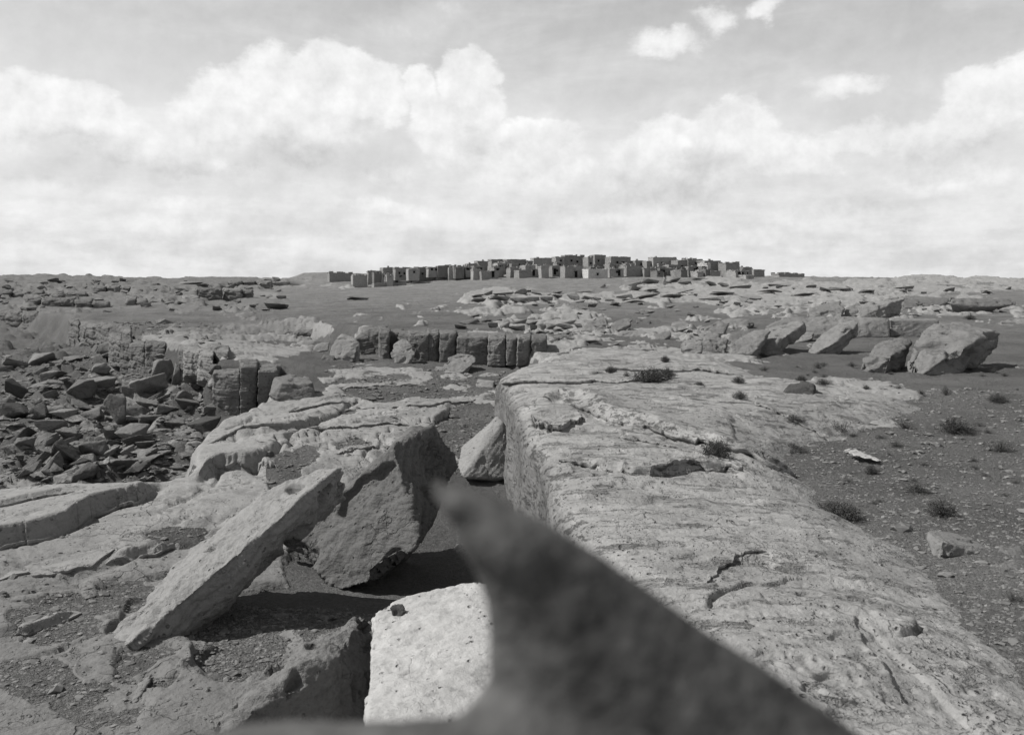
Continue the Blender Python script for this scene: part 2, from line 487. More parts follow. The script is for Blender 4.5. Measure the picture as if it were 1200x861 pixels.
SCARPS = [([gp(a, b, -3.33) for a, b in ((190, 571), (165, 590), (125, 600), (110, 607), (60, 628), (-20, 645), (-90, 655))][::-1], .20, .045, 3.0, .10),
          ([gp(a, b, -3.33) for a, b in ((-60, 604), (0, 602), (70, 590), (100, 587))], .06, .025, .8, .03),
          ([gp(a, b, -3.4) for a, b in ((130, 655), (170, 648), (205, 636), (240, 634))], .07, .02, .8, .04),
          ([gp(a, b, -3.3) for a, b in ((225, 568), (255, 551), (300, 546), (330, 560))], .16, .05, 2.5, .05),
          ([gp(a, b, -3.35) for a, b in ((240, 520), (330, 508), (352, 500), (400, 470))], .10, .04, 2.0, .05),
          ([gp(a, b, -3.42) for a, b in ((380, 498), (440, 492), (500, 480))], .07, .04, 2.0, .03),
          ([gp(a, b, -3.4) for a, b in ((-40, 760), (30, 748), (60, 735), (90, 720))], .06, .03, 1.0, .03),
          ([gp(a, b, -3.4) for a, b in ((110, 760), (140, 735), (150, 700), (170, 690))], .04, .02, 1.0, .02),
          ([gp(a, b, -3.45) for a, b in ((185, 812), (225, 800), (240, 775), (262, 765))], .07, .03, 1.0, .0),
          ]
CRACKS = [([gp(a, b, -3.4) for a, b in ((420, 466), (385, 486), (353, 504), (340, 522), (318, 545), (300, 556))], .22, .07),
          ([gp(a, b, -3.35) for a, b in ((352, 474), (320, 486), (300, 490), (262, 506))], .10, .05),
          ([gp(a, b, -3.4) for a, b in ((160, 592), (200, 600), (250, 585), (300, 570))], .05, .03),
          ([gp(a, b, -3.4) for a, b in ((455, 500), (440, 520), (430, 540))], .08, .04)]

# ------------------------------------------------------------------ tagging and mesh helpers


def tag(o, label=None, cat=None, group=None, kind=None):
    if label: o['label'] = label
    if cat: o['category'] = cat
    if group: o['group'] = group
    if kind: o['kind'] = kind
    return o


def link(o, parent=None):
    col.objects.link(o)
    if parent is not None:
        o.parent = parent
    return o


def mesh_np(name, verts, faces, smooth=True):
    me = bpy.data.meshes.new(name)
    v = np.asarray(verts, np.float32); f = np.asarray(faces, np.int32)
    k = f.shape[1]
    me.vertices.add(len(v)); me.vertices.foreach_set('co', v.ravel())
    me.loops.add(f.size); me.loops.foreach_set('vertex_index', f.ravel())
    me.polygons.add(len(f)); me.polygons.foreach_set('loop_start', np.arange(0, f.size, k, dtype=np.int32))
    me.polygons.foreach_set('loop_total', np.full(len(f), k, np.int32))
    me.update(calc_edges=True)
    me.polygons.foreach_set('use_smooth', np.full(len(f), smooth))
    return me


def grid_faces(nr, nc, wrap=False):
    i = np.arange(nr - 1)[:, None]; j = np.arange(nc if wrap else nc - 1)[None, :]
    j2 = (j + 1) % nc
    a = i * nc + j; b = i * nc + j2; c = (i + 1) * nc + j2; d = (i + 1) * nc + j
    return np.stack([a, b, c, d], -1).reshape(-1, 4)


# ------------------------------------------------------------------ materials
def base_mat(name):
    m = bpy.data.materials.new(name); m.use_nodes = True
    t = m.node_tree; t.nodes.clear()
    n = NT(t)
    out = n.n('ShaderNodeOutputMaterial'); b = n.n('ShaderNodeBsdfPrincipled')
    n.l(b.outputs[0], out.inputs[0])
    b.inputs['Roughness'].default_value = .93
    b.inputs['Specular IOR Level'].default_value = .12
    return m, n, b


def grey_to(n, b, val):
    c = n.n('ShaderNodeCombineColor')
    n.l(n.m('MULTIPLY', val, 1.0), c.inputs[0]); n.l(n.m('MULTIPLY', val, .995), c.inputs[1]); n.l(n.m('MULTIPLY', val, .985), c.inputs[2])
    n.l(c.outputs[0], b.inputs['Base Color'])


def bump(n, b, h, dist, strength=1.0):
    bp = n.n('ShaderNodeBump'); bp.inputs['Distance'].default_value = dist; bp.inputs['Strength'].default_value = strength
    n.l(h, bp.inputs['Height']); n.l(bp.outputs[0], b.inputs['Normal'])


def rockval(n, co, a, pits=1.0, fine=1.0, crk=1.0):
    """pale sandstone: blotches of desert varnish, bedding streaks, speckle and pits"""
    big = n.noise(co, .55, 5, .6)
    mid = n.noise(co, 3.3 * fine, 6, .65)
    sp = n.noise(co, 34 * fine, 4, .7)
    bed = n.noise(n.mul(co, (.7, .7, 9)), 2.2, 4, .6)
    pit = n.vor(co, 13 * fine); pit2 = n.noise(co, 6 * fine, 3, .6)
    pm = n.m('MULTIPLY', n.ss(pit, .30, .10), n.ss(pit2, .52, .64))
    v = n.m('MULTIPLY', a, n.m('ADD', .62, n.m('ADD', n.m('MULTIPLY', big, .34), n.m('MULTIPLY', mid, .42))))
    v = n.m('MULTIPLY', v, n.m('ADD', .80, n.m('MULTIPLY', sp, .40)))
    v = n.m('MULTIPLY', v, n.m('ADD', .88, n.m('MULTIPLY', bed, .24)))
    dark = n.ss(n.noise(co, 1.6, 6, .72), .56, .70)
    v = n.m('MULTIPLY', v, n.m('SUBTRACT', 1.0, n.m('MULTIPLY', dark, .22)))
    v = n.m('MULTIPLY', v, n.m('SUBTRACT', 1.0, n.m('MULTIPLY', pm, .25 * pits)))
    wn = n.n('ShaderNodeTexNoise'); n.l(co, wn.inputs['Vector']); wn.inputs['Scale'].default_value = 1.7 * fine; wn.inputs['Detail'].default_value = 5
    wv = n.n('ShaderNodeVectorMath', operation='SCALE'); n.l(wn.outputs['Color'], wv.inputs[0]); wv.inputs['Scale'].default_value = .9 / fine
    wa = n.n('ShaderNodeVectorMath', operation='ADD'); n.l(co, wa.inputs[0]); n.l(wv.outputs[0], wa.inputs[1])
    cv = n.vor(n.mul(wa.outputs[0], (.8, 1.15, 1.6)), 1.5 * fine, 'DISTANCE_TO_EDGE')
    cm = n.m('MULTIPLY', n.ss(cv, .030, .006), n.ss(n.noise(co, 1.1 * fine, 3, .6), .47, .60))
    cv2 = n.vor(n.mul(wa.outputs[0], (1, 1.3, 2.2)), 5.5 * fine, 'DISTANCE_TO_EDGE')
    cm2 = n.m('MULTIPLY', n.ss(cv2, .05, .01), n.ss(n.noise(co, 2.3 * fine, 3, .6), .54, .64))
    cr = n.m('MAXIMUM', cm, n.m('MULTIPLY', cm2, .7))
    v = n.m('MULTIPLY', v, n.m('SUBTRACT', 1.0, n.m('MULTIPLY', cr, .50 * crk)))
    fl_ = n.ss(n.noise(n.mul(co, (1, 1, 1.5)), 9 * fine, 5, .75), .36, .50, .80, 1.0)
    v = n.m('MULTIPLY', v, fl_)
    h = n.m('ADD', n.m('MULTIPLY', mid, .6), n.m('ADD', n.m('MULTIPLY', sp, .16), n.m('MULTIPLY', n.noise(co, 11 * fine, 5, .7), .4)))
    h = n.m('ADD', h, n.m('MULTIPLY', bed, .35))
    h = n.m('SUBTRACT', h, n.m('ADD', n.m('MULTIPLY', pm, .5 * pits), n.m('MULTIPLY', cr, .8 * crk)))
    return v, h


def make_rock_mat(name, albedo, dist=.05, pits=1.0, fine=1.0, vary=.0, crk=.3):
    m, n, b = base_mat(name)
    co = n.n('ShaderNodeTexCoord').outputs['Object']
    v, h = rockval(n, co, albedo, pits, fine, crk)
    if vary:
        oi = n.n('ShaderNodeObjectInfo')
        v = n.m('MULTIPLY', v, n.m('ADD', 1 - vary, n.m('MULTIPLY', oi.outputs['Random'], 2 * vary)))
    grey_to(n, b, v)
    bump(n, b, h, dist)
    if vary is None: pass
    return m


M_rock = make_rock_mat('sandstone_pale', .25, .06)
M_pit = make_rock_mat('sandstone_pitted', .38, .035, 1.8, crk=.15)
M_mid = make_rock_mat('sandstone_weathered', .17, .07, .8, 1, .15)
M_far = make_rock_mat('sandstone_boulder', .19, .10, .6, .5, .18)
M_tal = make_rock_mat('sandstone_talus', .17, .08, .5, .7, .30)
M_cliff = make_rock_mat('sandstone_cliff', .16, .14, .6, .5, .15)
M_dark = make_rock_mat('desert_varnished_rock', .075, .05, .8, 1)
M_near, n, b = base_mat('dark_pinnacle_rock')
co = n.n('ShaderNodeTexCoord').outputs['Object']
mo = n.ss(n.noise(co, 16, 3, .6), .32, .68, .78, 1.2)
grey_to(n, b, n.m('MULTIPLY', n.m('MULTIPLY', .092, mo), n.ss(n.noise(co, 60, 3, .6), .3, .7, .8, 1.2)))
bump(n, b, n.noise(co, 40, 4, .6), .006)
M_varn = make_rock_mat('sandstone_varnished', .135, .07, .8, 1)

# ground: bare rock and gravel soil told apart by the painted-on mesh attribute of what lies there
M_ground, n, b = base_mat('mesa_ground')
co = n.n('ShaderNodeTexCoord').outputs['Object']
at = n.n('ShaderNodeAttribute', attribute_name='rock')
at2 = n.n('ShaderNodeAttribute', attribute_name='talus')
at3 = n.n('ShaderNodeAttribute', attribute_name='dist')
rv, rh = rockval(n, co, .25, .8, 1, .5)
g1 = n.noise(co, .35, 5, .6); g2 = n.noise(co, 5, 5, .7); g3 = n.noise(co, 42, 3, .7)
gv = n.vor(co, 30)
gcol = n.vor(co, 30, 'F1', 'Color')
gb = n.n('ShaderNodeRGBToBW'); n.l(gcol, gb.inputs[0])
sv = n.m('MULTIPLY', .142, n.m('ADD', .60, n.m('ADD', n.m('MULTIPLY', n.ss(g1, .3, .7), .42), n.m('ADD', n.m('MULTIPLY', g2, .34), n.m('MULTIPLY', n.ss(n.noise(co, 21, 4, .75), .40, .64), .34)))))
sv = n.m('MULTIPLY', sv, n.mix(at2.outputs['Fac'], 1.0, .9))
farv = n.m('MULTIPLY', n.noise(n.mul(co, (1, .6, 1)), .9, 5, .75), 1.0)
sv = n.m('MULTIPLY', sv, n.m('ADD', .75, n.m('MULTIPLY', farv, .5)))
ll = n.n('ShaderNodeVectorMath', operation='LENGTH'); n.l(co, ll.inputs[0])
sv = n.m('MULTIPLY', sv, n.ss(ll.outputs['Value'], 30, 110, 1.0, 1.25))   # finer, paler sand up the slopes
rv = n.m('MULTIPLY', rv, n.mix(at2.outputs['Fac'], 1.0, .75))
rv = n.m('MULTIPLY', rv, 1.06)
rf = n.ss(n.m('ADD', at.outputs['Fac'], n.m('MULTIPLY', n.m('SUBTRACT', n.noise(co, 4.5, 5, .7), .5), .55)), .36, .62)
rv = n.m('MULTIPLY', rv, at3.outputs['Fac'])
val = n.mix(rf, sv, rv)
grey_to(n, b, val)
g4 = n.noise(co, 17, 5, .75)
sh = n.m('ADD', n.m('MULTIPLY', n.ss(g4, .40, .68), .75), n.m('ADD', n.m('MULTIPLY', g2, .7), n.m('MULTIPLY', n.ss(g3, .42, .66), .45)))
hh = n.mix(rf, sh, rh)
bump(n, b, hh, .05, .9)

# the great ledge on the right
M_ledge, n, b = base_mat('ledge_sandstone')
co = n.n('ShaderNodeTexCoord').outputs['Object']
v, h = rockval(n, co, .285, 1.5, 1, .3)
lam = n.noise(n.mul(co, (.5, 1.6, 5)), 2.4, 6, .7)
sy = n.n('ShaderNodeSeparateXYZ'); n.l(co, sy.inputs[0])
lm = n.m('MULTIPLY', n.ss(n.noise(co, .8, 3, .6), .42, .60, .25, 1.0), n.ss(sy.outputs[1], 5.0, 11.0, .35, 1.0))
v = n.m('MULTIPLY', v, n.mix(lm, 1.0, n.ss(lam, .33, .47, .62, 1.0)))
bl = n.noise(co, .9, 6, .65)
v = n.m('MULTIPLY', v, n.ss(bl, .35, .62, .84, 1.10))
# small solution pits
pv = n.vor(n.mul(co, (1, .8, 1)), 26); pw = n.noise(co, 2.1, 4, .6)
pm = n.m('MULTIPLY', n.ss(pv, .26, .10), n.ss(pw, .46, .60))
v = n.m('MULTIPLY', v, n.m('SUBTRACT', 1.0, n.m('MULTIPLY', pm, .35)))
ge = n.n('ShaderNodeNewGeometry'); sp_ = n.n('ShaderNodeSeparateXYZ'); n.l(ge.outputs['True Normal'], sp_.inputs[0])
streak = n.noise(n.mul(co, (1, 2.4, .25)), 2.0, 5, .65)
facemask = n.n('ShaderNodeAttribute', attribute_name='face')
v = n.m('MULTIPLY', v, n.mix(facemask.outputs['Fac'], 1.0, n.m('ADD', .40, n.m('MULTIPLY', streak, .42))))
grey_to(n, b, v)
h = n.m('SUBTRACT', h, n.m('MULTIPLY', pm, .6))
h = n.m('ADD', h, n.m('MULTIPLY', n.ss(lam, .33, .47), .7))
bump(n, b, h, .055)


def set_attr(me, name, arr):
    a = me.attributes.new(name, 'FLOAT', 'POINT')
    a.data.foreach_set('value', np.asarray(arr, np.float32).ravel())


# ------------------------------------------------------------------ the ground sheet
th_d = np.linspace(R(-36), R(36), 820)
th_l = np.linspace(R(-180), R(-36.6), 70); th_r = np.linspace(R(36.6), R(179), 70)
TH = np.concatenate([th_l, th_d, th_r])
rad = [0.3]
while rad[-1] < 5200:
    r_ = rad[-1]
    if r_ < 5: st = .12
    elif r_ < 360: st = min(r_ * r_ / 3100 * 1.25, .0062 * r_)
    else: st = .06 * r_
    rad.append(r_ + max(st, .012))
RAD = np.array(rad)
rr, tt = np.meshgrid(RAD, TH, indexing='ij')
gx = (rr * np.sin(tt)); gy = (rr * np.cos(tt))
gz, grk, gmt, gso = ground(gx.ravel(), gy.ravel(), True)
verts = np.c_[gx.ravel(), gy.ravel(), gz]
nr, nc = rr.shape
cz = float(ground(np.array([0.]), np.array([.01]))[0])
verts = np.vstack([verts, [[0, 0, cz]]])
me = mesh_np('ground', verts, grid_faces(nr, nc, True)[:, ::-1])
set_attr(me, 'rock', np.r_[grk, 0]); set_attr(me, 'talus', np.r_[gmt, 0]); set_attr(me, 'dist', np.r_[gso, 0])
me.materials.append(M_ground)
go = link(bpy.data.objects.new('ground', me))
tag(go, kind='structure')
print('ground verts', len(verts))


def zat(x, y):
    return float(ground(np.array([float(x)]), np.array([float(y)]))[0])


_hx, _hy, _hz = gx, gy, gz.reshape(nr, nc)
_pyt = 330 - 1000 * _hz / np.maximum(_hy, .01)


def hit(px, py):
    """first point of the land met by the sight line"""
    th = math.atan((px - 600) / 1000)
    j = int(np.argmin(np.abs(TH - th)))
    colp = _pyt[:, j]
    k0 = int(np.argmax(_hy[:, j] > 3))
    k = k0 + int(np.argmax(colp[k0:] <= py))
    return float(_hx[k, j]), float(_hy[k, j]), float(_hz[k, j])


# ------------------------------------------------------------------ the great ledge: one sheet that wraps over its edge
bound = [gp(a, b_, z_) for a, b_, z_ in ((583, 427, -2.2), (640, 411, -2.6), (700, 404, -2.65), (790, 418, -2.7), (855, 428, -2.75), (905, 452, -2.75), (1000, 460, -2.77), (1075, 482, -2.77), (1000, 504, -2.75),
                                          (930, 520, -2.75), (900, 545, -2.75), (930, 566, -2.75), (960, 600, -2.7), (1060, 648, -2.6), (1130, 732, -2.5), (1185, 800, -2.4), (1300, 900, -2.35))]
bpoly = [(-3, 22.6)] + [(-.5, 22.4)] + bound[1:] + [(3, 1.5), (-3, 1.5)]


def xe(y):
    return .98 - .0616 * y + .05 * vn2(y * .9, y * 0 + 3.3) + .02 * vn2(y * 3.1, y * 0 + 8.3)


RS = [([gp(a, b_, -2.3) for a, b_ in ((640, 471), (668, 474), (690, 484), (716, 492), (760, 503), (815, 516), (850, 524), (905, 527), (950, 512))], .10, .022, 1.6, .08),
      ([gp(a, b_, -2.3) for a, b_ in ((560, 452), (600, 447), (690, 449), (760, 452))], .05, .02, .8, .03),
      ([gp(a, b_, -2.25) for a, b_ in ((660, 538), (700, 545), (745, 553), (780, 548), (810, 541), (850, 536), (890, 548))], .06, .018, .9, .06),
      ([gp(a, b_, -2.3) for a, b_ in ((720, 500), (790, 514), (840, 528), (900, 536))], .05, .015, .6, .04),
      ([gp(a, b_, -2.35) for a, b_ in ((690, 424), (735, 420), (800, 425), (870, 425))], .10, .03, 1.5, .04),
      ([gp(a, b_, -2.4) for a, b_ in ((620, 416), (660, 424), (680, 430), (700, 430))], .09, .03, 1.5, .04),
      ([gp(a, b_, -2.05) for a, b_ in ((820, 690), (835, 672), (860, 655), (880, 650))], .02, .012, .3, .035),
      ([gp(a, b_, -2.05) for a, b_ in ((840, 628), (880, 622), (930, 630))], .03, .012, .4, .02),
      ([gp(a, b_, -2.05) for a, b_ in ((845, 690), (870, 684), (890, 690))], .02, .01, .3, .02),
      ([gp(a, b_, -2.3) for a, b_ in ((668, 500), (650, 506), (630, 503), (622, 490))], .10, .025, .7, .06),
      ([gp(a, b_, -2.2) for a, b_ in ((640, 470), (655, 462), (680, 466), (706, 478))], .10, .02, .5, .10),
      ([gp(a, b_, -2.3) for a, b_ in ((800, 470), (850, 466), (890, 468))], .04, .015, .6, .03),
      ([gp(a, b_, -2.3) for a, b_ in ((640, 432), (690, 438), (720, 440))], .04, .015, .6, .03),
      ([gp(a, b_, -2.3) for a, b_ in ((700, 585), (740, 590), (770, 588))], .03, .012, .3, .02),
      ([gp(a, b_, -2.3) for a, b_ in ((760, 462), (800, 458), (860, 462), (930, 466))], .04, .015, .6, .02),
      ([gp(a, b_, -2.3) for a, b_ in ((900, 500), (930, 497), (960, 500), (985, 498))], .06, .02, .6, .04),
      ([gp(a, b_, -1.95) for a, b_ in ((850, 740), (868, 736), (885, 742))], .02, .01, .2, .025),
      ([gp(a, b_, -1.95) for a, b_ in ((1040, 690), (1065, 678), (1070, 662))], .025, .01, .2, .03),
      ([gp(a, b_, -1.95) for a, b_ in ((945, 760), (975, 750), (1000, 757))], .015, .01, .2, .02)]


def ledge_z(x, y, d):
    r_ = np.hypot(x, y)
    zs_ = tps_eval(HIGH, np.arctan2(x, y), np.log(np.maximum(r_, 2)))
    zg = np.where(d > .8, zs_, np.maximum(ground(x, y), zs_ - .08)) - .12
    top = -2.20 + .03 * fbm2(x * .3, y * .3, 3, .5, 71)
    top = top - .22 * sst(y, 16.5, 26) * sst(x, 0, 2.5)
    # the near hump
    hx, hy = 2.45, 4.3
    q = np.hypot((x - hx) / 2.5, (y - hy) / 2.75)
    hump = sst(1 - q, 0, .62)
    top = top + .22 * hump + .10 * sst(1 - np.hypot((x - .9) / 1.2, (y - 2.6) / 2.6), 0, .8)
    # swale of smooth rock behind the hump
    top = top - .06 * np.exp(-(((x - 2.0) / 1.8) ** 2 + ((y - 9.0) / .9) ** 2))
    # hollow below the overhanging layer
    top = top - .10 * np.exp(-(((x - .75) / .9) ** 2 + ((y - 13.6) / 1.2) ** 2))
    d = d + .32
    ez = 1 - np.exp(-np.maximum(d, 0) / 1.0)
    z = zg + (np.maximum(top, zg + .05) - zg) * ez
    z = np.where(d < 0, zg + d * .12, z)
    a = sst(d, .1, 1.5)
    f = fbm2(x * .8 + .6 * fbm2(x * .4, y * .4, 2, .5, 73), y * 1.3, 4, .5, 74)
    s = .045; qq = f * 3.2; fl = np.floor(qq); fr = qq - fl
    z = z + a * (fl + sst(fr, 0, .12)) * s * .55
    hm = .4 + .6 * hump
    z = z + .018 * fbm2(x * 2.4, y * 2.4, 4, .6, 75) + hm * .010 * fbm2(x * 9, y * 9, 3, .6, 76)
    for (pts, h, w, reach, uc) in RS:
        z = z + scarp(x + .05 * vn2(x * 3, y * 3), y + .12 * fbm2(x * 1.6, y * 1.6, 3, .6, 77), pts, h, w, reach, uc)
    # pits
    f1, f2, cid = worley(x * 9, y * 9 * .8)
    z = z - .022 * hm * np.clip(.26 - f1, 0, .26) / .26 * (cid > .25)
    f1, f2, cid = worley(x * 3.1 + 5, y * 2.6)
    z = z - .05 * np.clip(.16 - f1, 0, .16) / .16 * (cid > .45) * hm
    return z


NV = 640
yv = [2.0]
while yv[-1] < 31.5:
    yv.append(yv[-1] + max(yv[-1] ** 2 / 2100 * 1.25, .013))
yv = np.array(yv)
# across: wall, rounded rim, then the top
uw = np.linspace(0, 1, 46)
ut = np.concatenate([np.linspace(0, .35, 24)[1:]])
ntop = 420
rows = []
fm = []
for yy_ in yv:
    e = float(xe(np.array([yy_]))[0])
    far = 12.5 if yy_ > 16 else 9.5
    wmax = min(far, .16 + yy_ * .62) if yy_ < 14 else far
    t = np.linspace(0, 1, ntop)
    xs = e + (wmax) * (t * .75 + .25 * t ** 2)
    rows.append((e, xs))
X2 = np.array([r_[1] for r_ in rows]); Y2 = np.repeat(yv[:, None], ntop, 1)
dd = sdist(bpoly, X2.ravel(), Y2.ravel()).reshape(X2.shape)
Z2 = ledge_z(X2.ravel(), Y2.ravel(), (dd + .12 * fbm2(X2 * 1.5, Y2 * 1.5, 4, .6, 79)).ravel()).reshape(X2.shape)
E = np.array([r_[0] for r_ in rows])[:, None]
# round the rim
dr = X2 - E
Z2 = Z2 - .16 * np.exp(-dr / .10) - .05 * np.exp(-dr / .5)
zt_ = Z2[:, :1]; zb = np.full_like(zt_, -4.6)
W = uw[None, :]
ZW = zb + (zt_ - zb) * W
XW = np.repeat(E, len(uw), 1) * 1.0
YW = np.repeat(yv[:, None], len(uw), 1)
pw_ = np.c_[XW.ravel() * 0, YW.ravel() * .8, ZW.ravel() * 1.6]
dsp = .10 * fbm3(pw_, 4, .55).reshape(XW.shape) + .035 * np.round(2.5 * fbm3(np.c_[pw_[:, 0], pw_[:, 1] * .7, pw_[:, 2] * .25], 3).reshape(XW.shape) * 2)
XW = XW - dsp * np.sin(W * PI) ** .5 - .05 * (1 - W)
VX = np.concatenate([XW[:, :-1], X2], 1); VY = np.concatenate([YW[:, :-1], Y2], 1); VZ = np.concatenate([ZW[:, :-1], Z2], 1)
# far end closes downwards where it meets the low ground
endm = sst(yv, 22.0, 22.5)[:, None]
lim = -.35 + 0 * VX
wleft = endm * sst(-(VX - (-.55 + (yv[:, None] - 22.4) * .34)), 0, .25)
VZ = VZ * (1 - wleft) + (-4.6) * wleft
V = np.stack([VX, VY, VZ], -1).reshape(-1, 3)
me = mesh_np('rock_ledge', V, grid_faces(VX.shape[0], VX.shape[1])[:, ::-1])
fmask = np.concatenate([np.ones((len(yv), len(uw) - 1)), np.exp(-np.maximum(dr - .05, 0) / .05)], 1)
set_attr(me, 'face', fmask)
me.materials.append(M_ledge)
lo = link(bpy.data.objects.new('rock_ledge', me))
tag(lo, kind='structure')
print('ledge verts', len(V))


def rock_layer(front, back, h0, cut, zb_=-2.25, low=False):
    """a bed of the ledge that stands proud with an undercut lip along its front"""
    def dens(pts, n_):
        pts = np.array(pts, float); seg = np.r_[0, np.cumsum(np.hypot(*np.diff(pts, axis=0).T))]
        t = np.linspace(0, seg[-1], n_)
        return np.c_[np.interp(t, seg, pts[:, 0]), np.interp(t, seg, pts[:, 1])]
    F_ = dens([gp(a, b_, zb_) for a, b_ in front], 150); B_ = dens([gp(a, b_, zb_) for a, b_ in back], 150)
    k = np.arange(150)
    jag = .10 * fbm2(F_[:, 0] * 2.2 + 5, F_[:, 1] * 2.2, 3, .6, 81) + .05 * fbm2(F_[:, 0] * 9, F_[:, 1] * 9, 2, .6, 82)
    F_[:, 1] += jag * 1.6
    ends = np.clip(np.minimum(k, 149 - k) / 18.0, 0, 1) ** .6
    B_ = F_ + (B_ - F_) * (.02 + .98 * ends)[:, None]
    dirv = (B_ - F_); dirv /= np.hypot(*dirv.T)[:, None] + 1e-9
    rows_ = []
    for tt_ in np.linspace(1, 0, 34) ** 1.5:
        p = F_ + (B_ - F_) * tt_
        z = ground(p[:, 0], p[:, 1]) if low else ledge_z(p[:, 0], p[:, 1], sdist(bpoly, p[:, 0], p[:, 1]))
        if low: z = np.convolve(np.pad(z, 6, 'edge'), np.ones(13) / 13, 'valid')
        z = z - .015 * tt_ + h0 * ends * (1 - tt_ ** .7) * (.8 + .4 * fbm2(p[:, 0] * 3, p[:, 1] * 3, 2, .5, 83)) - .012 * (tt_ < .004)
        rows_.append(np.c_[p, z])
    zf = rows_[-1][:, 2]
    for off, dz in ((.004, -.3), (.02, -.55), (cut * .6, -.8), (cut, -1.3), (cut * 1.2, -2.2)):
        p = F_ + dirv * off
        rows_.append(np.c_[p, zf + dz * (h0 * ends + .015)])
    A_ = np.stack(rows_)
    me = mesh_np('rock_layer', A_.reshape(-1, 3), grid_faces(A_.shape[0], A_.shape[1]))
    me.materials.append(M_rock if low else M_ledge)
    tag(link(bpy.data.objects.new('rock_layer', me)), kind='structure')


rock_layer([(636, 470), (655, 471), (680, 480), (705, 487), (722, 494), (760, 503), (815, 516), (850, 525), (905, 528), (945, 514)], [(640, 462), (690, 462), (760, 470), (850, 480), (940, 498)], .10, .16)
rock_layer([(655, 540), (700, 546), (745, 556), (762, 551), (780, 548), (810, 541), (850, 536), (892, 546)], [(660, 524), (720, 522), (800, 520), (885, 530)], .07, .12)
rock_layer([(588, 451), (640, 452), (690, 453), (740, 449), (800, 452)], [(592, 442), (640, 442), (740, 440), (800, 445)], .07, .12)
rock_layer([(622, 492), (632, 502), (655, 506), (676, 499), (684, 488)], [(626, 482), (640, 484), (660, 486), (680, 480)], .09, .12)
rock_layer([(700, 432), (750, 434), (820, 430), (870, 434)], [(700, 426), (760, 427), (870, 429)], .09, .14)
rock_layer([(720, 512), (780, 524), (830, 532), (880, 538)], [(725, 505), (800, 518), (878, 532)], .04, .08)
rock_layer([(880, 470), (930, 478), (990, 482), (1040, 480)], [(885, 462), (960, 466), (1030, 472)], .05, .1)
rock_layer([(830, 694), (840, 672), (868, 655), (900, 645)], [(822, 676), (845, 655), (880, 640)], .025, .06)

for fr_, bk_, h_0, zb_ in (
        ([(232, 566), (250, 556), (275, 552), (300, 550), (325, 556)], [(240, 545), (280, 535), (325, 538)], .12, -3.35),
        ([(245, 522), (290, 512), (330, 510), (352, 502), (385, 486)], [(262, 508), (310, 498), (350, 488), (380, 476)], .10, -3.38),
        ([(360, 512), (400, 506), (440, 500), (480, 492)], [(365, 496), (420, 488), (478, 480)], .07, -3.4),
        ([(330, 482), (370, 474), (410, 466)], [(335, 474), (375, 464), (408, 458)], .07, -3.35),
        ([(420, 478), (470, 476), (520, 468), (560, 462)], [(425, 468), (480, 462), (555, 456)], .06, -3.42),
        ([(395, 540), (420, 530), (455, 522)], [(395, 524), (450, 510)], .06, -3.45),
        ([(400, 458), (450, 452), (500, 450)], [(405, 450), (495, 444)], .06, -3.35),
        ([(-70, 642), (0, 644), (60, 628), (110, 606), (160, 594), (182, 578)], [(-70, 610), (0, 606), (80, 594), (175, 572)], .09, -3.3),
        ([(-60, 606), (0, 601), (60, 592), (100, 588)], [(-60, 590), (0, 588), (90, 582)], .05, -3.28),
        ([(125, 661), (150, 654), (185, 650), (215, 636)], [(130, 648), (180, 640), (212, 630)], .05, -3.4),
        ([(-10, 690), (60, 676), (110, 664), (135, 648)], [(-10, 672), (60, 660), (125, 642)], .045, -3.38),
        ([(15, 754), (60, 738), (95, 722)], [(22, 738), (60, 724), (92, 708)], .035, -3.4)):
    rock_layer(fr_, bk_, h_0, .10, zb_, True)

# ------------------------------------------------------------------ rocks
def hull_bm(points):
    bm = bmesh.new()
    vs_ = [bm.verts.new(p) for p in points]
    r_ = bmesh.ops.convex_hull(bm, input=vs_)
    kill = [v for v in bm.verts if not v.link_faces]
    bmesh.ops.delete(bm, geom=kill, context='VERTS')
    return bm


def remesh_np(bm, voxel):
    """even skin over the raw hulls, returned as arrays"""
    me0 = bpy.data.meshes.new('tmp'); bm.to_mesh(me0); bm.free()
    ob = bpy.data.objects.new('tmp', me0); col.objects.link(ob)
    md = ob.modifiers.new('r', 'REMESH'); md.mode = 'VOXEL'; md.voxel_size = voxel; md.use_smooth_shade = True
    dg = bpy.context.evaluated_depsgraph_get()
    me1 = bpy.data.meshes.new_from_object(ob.evaluated_get(dg))
    bpy.data.objects.remove(ob); bpy.data.meshes.remove(me0)
    return me1


